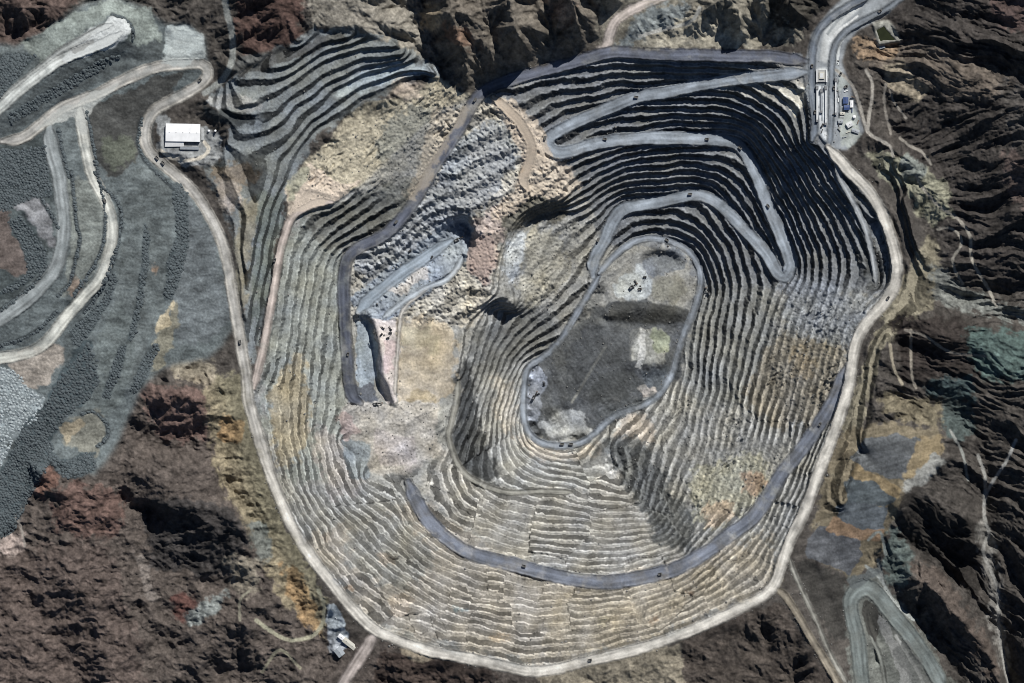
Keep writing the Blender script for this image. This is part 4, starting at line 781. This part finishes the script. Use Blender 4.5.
place(PR, 'loader', make_loader, 'wheel_loader', [
 (383, 328, 150, 'dark wheel loader at the upper left of the parked machines on pinkish pad'), (390.5, 329, 130, 'dark wheel loader at the upper right of the parked machines on pinkish pad'), (376, 334, 140, 'dark wheel loader at the edge above the black basin wall'),
 (636, 282.5, 120, 'dark wheel loader north-east of the shovel on the inner platform'), (538, 394, 200, 'dark wheel loader right beside the shovel on the pit floor strip'), (544, 384, 100, 'dark wheel loader at the edge of the dark debris fan'), (822, 126, 60, 'dark wheel loader at the south end of the pale yard strip')], 'loader', 'wheel loaders on the pads')
place(PR, 'drill', make_drill, 'drill_rig', [
 (390.5, 333, 0, 'dark drill rig on the right of the parked machines on pinkish pad'), (388, 338, 20, 'dark drill rig lowest of the parked machines on pinkish pad'), (381.5, 334.5, 50, 'dark drill rig left of centre among parked machines on pinkish pad'),
 (645, 277, 0, 'dark drill rig alone on the grey upper part of the inner platform'), (410, 251, 40, 'dark drill rig on the rubble above the blue-grey basin'), (432, 257, 60, 'dark drill rig on the floor of the blue-grey basin')], 'drill rig', 'drill rigs on the pads')
place(PR, 'pickup', make_pickup, 'pickup_truck', [
 (336, 618, -40, 'white pickup truck on the bluish pad beside the south-west rim road'), (349, 641, -35, 'white pickup truck beside the cream sheds at the south-west'), (209, 149, 80, 'white pickup truck on the loop track by the white shed'),
 (848, 112, 0, 'white pickup truck just south of the blue shed'), (700, 617, 0, 'white pickup truck near the south-east rim road')][:4], 'pickup', 'white pickup trucks')

# ---- buildings
def gable(b, x0, x1, y0, y1, z0, z1, ov=0.6):
    ym = (y0 + y1) / 2; t = .5
    for sg, ye in ((-1, y0 - ov), (1, y1 + ov)):
        b.hexa([(x0-ov, ye, z0), (x1+ov, ye, z0), (x1+ov, ym, z1), (x0-ov, ym, z1)], [(x0-ov, ye, z0+t), (x1+ov, ye, z0+t), (x1+ov, ym, z1+t), (x0-ov, ym, z1+t)])
    return b
def shed(name, px, py, rot, lx, ly, h, roofm, wallm, label, cat='shed', group=None, doors=2, rise=None):
    t = thing(name, px, py, rot, label, cat, group, -.3)
    a, b = lx / 2, ly / 2; rise = ly * .09 if rise is None else rise
    wb = MB().box(-a, a, -b, b, 0, h)
    wb.add([(-a, -b, h), (-a, b, h), (-a, 0, h + rise), (a, -b, h), (a, b, h), (a, 0, h + rise)], [(0, 2, 1), (3, 4, 5), (0, 3, 5, 2), (1, 2, 5, 4)])
    wb.build('wall', wallm, t)
    r = gable(MB(), -a, a, -b, b, h + .02, h + rise + .08).build('roof', roofm, t)
    for k in range(max(1, int(lx / 18))): x = -a + (k + .5) * lx / max(1, int(lx / 18)); MB().box(x - 1, x + 1, -.6, .6, h + rise + .62, h + rise + 1.5).build('vent', 'steel', r)
    for k in range(doors): x = -a + (k + .5) * lx / doors; MB().box(x - lx*.12, x + lx*.12, -b - .15, -b - .01, 0, h * .75).build('door', 'steel', t)
    return t
ws = shed('white_shed', 183.2, 132.8, -1, 102, 52, 11, 'white_roof', 'white_wall', 'large bright white roofed shed inside the bend of the rim road', 'shed', None, 4, 2.2)
ap = MB().hexa([(-54,-43,0),(4,-41,0),(2,-26.4,0),(-53,-26.4,0)], [(-54,-43,4.5),(4,-41,4.5),(2,-26.4,8.5),(-53,-26.4,8.5)]).build('lean_to', 'white_wall', ws)
MB().hexa([(-8,-50,0),(48,-50,0),(48,-42,0),(-8,-42,0)], [(-8,-50,5.5),(48,-50,5.5),(48,-42,7),(-8,-42,7)]).build('loading_dock', 'grey_roof', ws)
for sx in (54, 59): pass
pr = thing('pipe_rack', 202.6, 134, 0, 'narrow steel pipe rack standing along the east side of the white shed', 'pipe rack')
for k in (-2.4, 0, 2.4): MB().cyl((k, -18, 5), .7, 36, 'y', 10).build('pipe', 'pale', pr)
fr = MB()
for y in (-17, -6, 6, 17): fr.box(-3.6, -3.1, y-.3, y+.3, 0, 4.2).box(3.1, 3.6, y-.3, y+.3, 0, 4.2).box(-3.6, 3.6, y-.3, y+.3, 3.7, 4.18)
fr.build('frame', 'steel', pr)
def tank(px, py, r, h, label, group='pale storage tanks'):
    t = thing('storage_tank', px, py, 0, label, 'tank', group)
    MB().cyl((0, 0, 0), r, h, 'z', 24).build('shell', 'pale', t); MB().cyl((0, 0, h + .01), r * 1.03, r * .25, 'z', 24, r * .1).build('roof', 'white_roof', t); MB().box(r, r + .3, -.4, .4, 0, h).build('ladder', 'steel', t)
tank(209, 130.8, 3.2, 6, 'small pale round tank nearer to the white shed of a pair'); tank(215.5, 130.8, 3.2, 6, 'small pale round tank farther from the white shed of a pair')
tank(854.2, 116.8, 4.6, 7, 'pale round storage tank south-east of the blue shed')
shed('blue_shed', 845.5, 100.5, 90, 18, 15, 7, 'blue', 'grey_roof', 'blue roofed shed upper of the pair in the mine yard', 'shed', 'blue sheds in the yard')
shed('blue_shed', 846.5, 107.6, 0, 16, 14, 7, 'blue', 'grey_roof', 'blue roofed shed lower of the pair in the mine yard', 'shed', 'blue sheds in the yard')
shed('yard_shed', 851.6, 104, 90, 20, 8, 5, 'white_roof', 'white_wall', 'narrow white roofed shed on the right of the blue sheds')
shed('yard_shed', 849.5, 124.5, 30, 18, 14, 6, 'pale', 'white_wall', 'pale roofed shed south of the round tank in the yard')
shed('yard_shed', 842.5, 113.5, 0, 13, 7, 4.5, 'cream', 'conc', 'small cream roofed shed below the blue sheds')
shed('yard_shed', 855.5, 131, -20, 22, 10, 5, 'grey_roof', 'conc', 'grey roofed long shed at the southern edge of the yard')
shed('yard_shed', 840.5, 121.5, 0, 14, 10, 5, 'grey_roof', 'conc', 'grey roofed shed left of the pale shed')
shed('site_office', 349.5, 643.5, -38, 44, 16, 5.5, 'cream', 'white_wall', 'long cream roofed building beside the south-west junction', 'building', None, 3)
shed('site_office', 341.5, 637, -38, 20, 12, 5, 'white_roof', 'white_wall', 'short white roofed building uphill of the long cream one', 'building', None, 1)
shed('site_office', 339.5, 652, -52, 26, 22, 5, 'grey_roof', 'conc', 'square grey roofed building below the long cream one', 'building', None, 1)
shed('pump_house', 882, 47, 12, 16, 8, 4, 'grey_roof', 'conc', 'small grey pump house just below the dark pond', 'building', None, 1)
# crusher block and conveyors in the yard
cb = thing('crusher_station', 821.5, 76, 0, 'square pale crusher station with white side walls in the yard', 'crusher', None, -.2)
MB().box(-13, 13, -18, 18, 0, 5).build('base', 'conc', cb)
for sg in (-1, 1): MB().box(sg*14.5-1.4, sg*14.5+1.4, -19, 19, 0, 8).build('side_wall', 'white_wall', cb)
hp = MB().box(-8, 8, -10, 12, 5.02, 9, 1, 1).build('hopper_house', 'cream', cb); MB().box(-5, 5, -6, 8, 9.02, 9.8).build('roof', 'pale', hp)
def conveyor(px, py0, py1, label, wd=5.0, name='conveyor', mt='pale'):
    t = thing(name, px, (py0 + py1) / 2, 0, label, 'conveyor', 'conveyors in the mine yard'); L_ = (py1 - py0) * MPP / 2
    MB().box(-wd/2, wd/2, -L_, L_, 4.0, 6.2, .3, 0).build('gallery', mt, t); MB().box(-wd*.8, wd*.8, L_ - 8, L_ + 3, 0, 9).build('head_house', 'steel', t); MB().box(-wd*.7, wd*.7, -L_ - 3, -L_ + 4, 0, 7).build('tail_house', 'steel', t)
    for k in range(6): y = -L_ + 12 + k * (2 * L_ - 26) / 5; MB().box(-wd/2+.3, -wd/2+.8, y-.4, y+.4, 0, 3.98).box(wd/2-.8, wd/2-.3, y-.4, y+.4, 0, 3.98).build('trestle', 'steel', t)
conveyor(817, 87, 121, 'long pale conveyor gallery on the left edge of the yard strip'); conveyor(825.6, 87, 124, 'long pale conveyor gallery on the right edge of the yard strip')
conveyor(835.6, 79, 114, 'long pale conveyor gallery alongside the middle yard lane', 4); conveyor(821.3, 90, 112, 'shorter grey conveyor gallery in the middle of the yard strip', 5, 'conveyor', 'grey_roof')
def container(px, py, rot, m, label):
    t = thing('shipping_container', px, py, rot, label, 'container', 'containers in the yard', -.1)
    MB().box(-6.1, 6.1, -1.25, 1.25, .15, 2.75).build('shell', m, t); MB().box(6.11, 6.2, -1.1, 1.1, .25, 2.65).build('door', 'steel', t)
for i, (px, py, r, m, l) in enumerate([(842, 117, 0, 'white_wall', 'white shipping container below the small cream shed'), (838.6, 124, 90, 'dark', 'dark shipping container at the right of the middle lane'), (834.5, 114.5, 0, 'dark', 'dark shipping container across the end of the lone conveyor'),
    (839, 130, -50, 'dark', 'dark shipping container set askew at the yard south end'), (848, 132, 20, 'cream', 'cream shipping container beside the southern long shed'),
    (852, 110.5, 90, 'blue', 'blue shipping container between the blue sheds and the round tank'), (858, 122, 70, 'rust', 'rusty brown shipping container east of the pale shed'), (838.3, 100, 90, 'white_wall', 'white shipping container left of the upper blue shed'),
    (840, 94, 60, 'grey_roof', 'grey shipping container above the blue sheds'), (846, 91, 20, 'white_wall', 'white shipping container farthest north of the blue sheds'), (853, 97, -20, 'rust', 'rusty brown shipping container by the right end of the upper blue shed'),
    (822, 131, 70, 'dark', 'dark shipping container at the lower end of the yard strip'), (844.5, 137, 10, 'grey_roof', 'grey shipping container lowest in the yard')]): container(px, py, r, m, l)

# ---- pond
pts = [(p[0], p[1]) for p in smooth([(876.5,30),(880,27),(884,26),(888,30),(892,35),(895,39.5),(888,40.5),(880.5,41),(878.5,36),(876.5,30)], 1.5)[:-1]]
wz = height(885, 35) + .6
pv = [((x - W/2) * MPP * (CAMH - wz) / CAMH, -(y - H/2) * MPP * (CAMH - wz) / CAMH, wz) for x, y in pts]
me = bpy.data.meshes.new('pond_water'); me.from_pydata(pv, [], [tuple(range(len(pv)))[::-1]])
M['pond'] = mat('murky_green_water', (46,52,24), .12, .2, .05); me.materials.append(M['pond']); o = bpy.data.objects.new('pond_water', me); scene.collection.objects.link(o)
o['kind'] = 'structure'; o['label'] = 'dark olive green water of the small lined pond'; o['category'] = 'water'

# ---- tipped heaps
def heap_mesh(seed, n=9):
    r = random.Random(seed); v = [(r.uniform(-.1, .1), r.uniform(-.1, .1), 1.0)]; fcs = []
    ph = r.uniform(0, 6); el = r.uniform(.75, 1.0)
    for k, (rr, zz) in enumerate(((.32, .80), (.68, .34), (1.05, -.25))):
        for i in range(n):
            a = 2 * math.pi * i / n + k * .2; q = rr * r.uniform(.82, 1.18)
            x, y = q * math.cos(a), q * math.sin(a) * el
            v.append((x * math.cos(ph) - y * math.sin(ph), x * math.sin(ph) + y * math.cos(ph), zz * r.uniform(.85, 1.1)))
    for i in range(n): fcs.append((0, 1 + i, 1 + (i + 1) % n))
    for k in range(2):
        for i in range(n): a, b = 1 + k*n + i, 1 + k*n + (i+1) % n; fcs.append((a, a + n, b + n, b))
    return v, fcs
HV = [heap_mesh(s) for s in range(8)]
def grid_spots(poly, sp, jit=.28, ang=.6):
    xs = [p[0] for p in poly]; ys = [p[1] for p in poly]; cx, cy = sum(xs)/len(xs), sum(ys)/len(ys); R = max(max(xs)-min(xs), max(ys)-min(ys)); out = []
    k = int(R / sp) + 2
    for i in range(-k, k + 1):
        for j in range(-k, k + 1):
            a, b = (i + random.uniform(-jit, jit)) * sp, (j + .5 * (i & 1) + random.uniform(-jit, jit)) * sp * .92
            x, y = cx + a * math.cos(ang) - b * math.sin(ang), cy + a * math.sin(ang) + b * math.cos(ang)
            if -30 < x < 1050 and bool(inpoly(np.array([[x]]), np.array([[y]]), poly)[0, 0]): out.append((x, y))
    return out
HEAPS_A = [(88,344),(97,360),(98,385),(84,402),(64,420),(49,440),(30,424),(50,394),(70,362)]
sp_a = grid_spots(HEAPS_A, 3.3); random.shuffle(sp_a); sp_a = sp_a[:300]
hm = []
for v, fcs in HV:
    me = bpy.data.meshes.new('waste_heap'); me.from_pydata(v, [], fcs); me.materials.append(M['heap']); hm.append(me)
for i, (x, y) in enumerate(sp_a):
    o = bpy.data.objects.new('waste_heap', hm[i % 8]); scene.collection.objects.link(o); o.location = world(x, y, -.6); o.rotation_euler.z = random.uniform(0, 6.28)
    s = random.uniform(5.0, 9.5); o.scale = (s, s, s * random.uniform(.34, .6))
    o['label'] = 'dark teal heap in the dense dark band left of the smooth grey dump slope'; o['category'] = 'waste heap'; o['group'] = 'dark heaps tipped in the dense band'
def heap_field(spots, m, name, label, cat, s0, s1, zf=(.6, .85)):
    V, Q = [], []
    for x, y in spots:
        v, fcs = random.choice(HV); s = random.uniform(s0, s1); zz = s * random.uniform(*zf); a = random.uniform(0, 6.28); c, sn = math.cos(a), math.sin(a); n = len(V)
        w0 = world(x, y, -.5)
        V += [(w0[0] + s*(p[0]*c - p[1]*sn), w0[1] + s*(p[0]*sn + p[1]*c), w0[2] + zz*p[2]) for p in v]; Q += [tuple(k + n for k in q) for q in fcs]
    me = bpy.data.meshes.new(name); me.from_pydata(V, [], Q); me.materials.append(M[m]); o = bpy.data.objects.new(name, me); scene.collection.objects.link(o)
    o['kind'] = 'stuff'; o['label'] = label; o['category'] = cat
def along(pts, sp, jit=1.0):
    P = smooth(pts, sp); return [(p[0] + random.uniform(-jit, jit), p[1] + random.uniform(-jit, jit)) for p in P]
fs = []
for q in STRIPS: fs += grid_spots(q, 2.9)
for q in ROWS: fs += along(q, 2.2, .9)
heap_field(fs, 'heap', 'waste_heap_rows', 'rows and windrows of small dark teal heaps elsewhere on the dump', 'waste heaps', 4.6, 9.0, (.34, .62))
heap_field(grid_spots([(-20,360),(0,368),(20,372),(30,390),(44,398),(38,418),(14,436),(0,468),(-20,480)], 3.6), 'heappale', 'pale_waste_heaps', 'field of small pale heaps at the far left edge of the dump', 'waste heaps', 4.2, 8.0, (.3, .55))
# ---- loose rock, scattered where the ground is rough and along the foot of the roads
rng = np.random.RandomState(5)
cand = np.stack([rng.uniform(250, 900, 90000), rng.uniform(50, 670, 90000)], 1)
ii = np.clip(np.searchsorted(ax_x, cand[:, 0]) - 1, 0, NX - 2); jj = np.clip(np.searchsorted(ax_y, cand[:, 1]) - 1, 0, NY - 2)
pr_ = np.clip(rub[jj, ii] * .10 + .05 * facemask[jj, ii] + .28 * np.exp(-((RD[jj, ii] - 2.0) / 1.4) ** 2), 0, .5) * (RD[jj, ii] > .8)
cand = cand[rng.rand(len(cand)) < pr_][:9000]
ph = (1 + 5 ** .5) / 2
IV = np.array([(-1,ph,0),(1,ph,0),(-1,-ph,0),(1,-ph,0),(0,-1,ph),(0,1,ph),(0,-1,-ph),(0,1,-ph),(ph,0,-1),(ph,0,1),(-ph,0,-1),(-ph,0,1)]) / 1.9
IF = np.array([(0,11,5),(0,5,1),(0,1,7),(0,7,10),(0,10,11),(1,5,9),(5,11,4),(11,10,2),(10,7,6),(7,1,8),(3,9,4),(3,4,2),(3,2,6),(3,6,8),(3,8,9),(4,9,5),(2,4,11),(6,2,10),(8,6,7),(9,8,1)])
nR = len(cand); sz = rng.gamma(3.0, .42, nR).clip(.5, 4.2)
cen = np.array([world(float(x), float(y), .2) for x, y in cand])
RVv = cen[:, None, :] + IV[None] * sz[:, None, None] * rng.uniform(.65, 1.3, (nR, 12, 3))
RFf = IF[None] + (np.arange(nR) * 12)[:, None, None]
me = bpy.data.meshes.new('loose_rock'); me.vertices.add(nR * 12); me.loops.add(nR * 60); me.polygons.add(nR * 20)
me.vertices.foreach_set('co', RVv.astype(F).ravel()); me.loops.foreach_set('vertex_index', RFf.astype(np.int32).ravel()); me.polygons.foreach_set('loop_start', np.arange(0, nR * 60, 3, dtype=np.int32)); me.update(calc_edges=True)
me.materials.append(M['rock']); o = bpy.data.objects.new('loose_rock', me); scene.collection.objects.link(o)
o['kind'] = 'stuff'; o['label'] = 'loose broken rocks strewn over the pit benches and road edges'; o['category'] = 'rocks'


# ------------------------------------------------------------------ camera, sun, sky
cam = bpy.data.cameras.new('camera'); cam.sensor_width = 36; cam.sensor_fit = 'HORIZONTAL'
cam.lens = 36 * CAMH / (W * MPP); cam.clip_start = 10; cam.clip_end = 60000
co = bpy.data.objects.new('camera', cam); scene.collection.objects.link(co); co.location = (0, 0, CAMH); scene.camera = co
AZ, EL = math.radians(27), math.radians(42)
sd = bpy.data.lights.new('sun', 'SUN'); sd.energy = 5.0; sd.angle = math.radians(.5); sd.color = (1, .98, .95)
so = bpy.data.objects.new('sun', sd); scene.collection.objects.link(so)
so.rotation_euler = (math.pi / 2 - EL, 0, math.pi - AZ); so.location = (2000, 3000, 4000)
w = bpy.data.worlds.new('World'); scene.world = w; w.use_nodes = True
N, L = w.node_tree.nodes, w.node_tree.links
sky = N.new('ShaderNodeTexSky'); sky.sky_type = 'NISHITA'; sky.sun_disc = False; sky.sun_elevation = EL; sky.sun_rotation = AZ; sky.altitude = 3000
bg = N['Background']; bg.inputs['Strength'].default_value = .05; L.new(sky.outputs['Color'], bg.inputs['Color'])
vs = scene.view_settings; vs.view_transform = 'Standard'; vs.look = 'None'; vs.exposure = 0; vs.gamma = 1; vs.use_curve_mapping = False
scene.cycles.filter_width = 1.0; scene.cycles.max_bounces = 4; scene.cycles.diffuse_bounces = 2
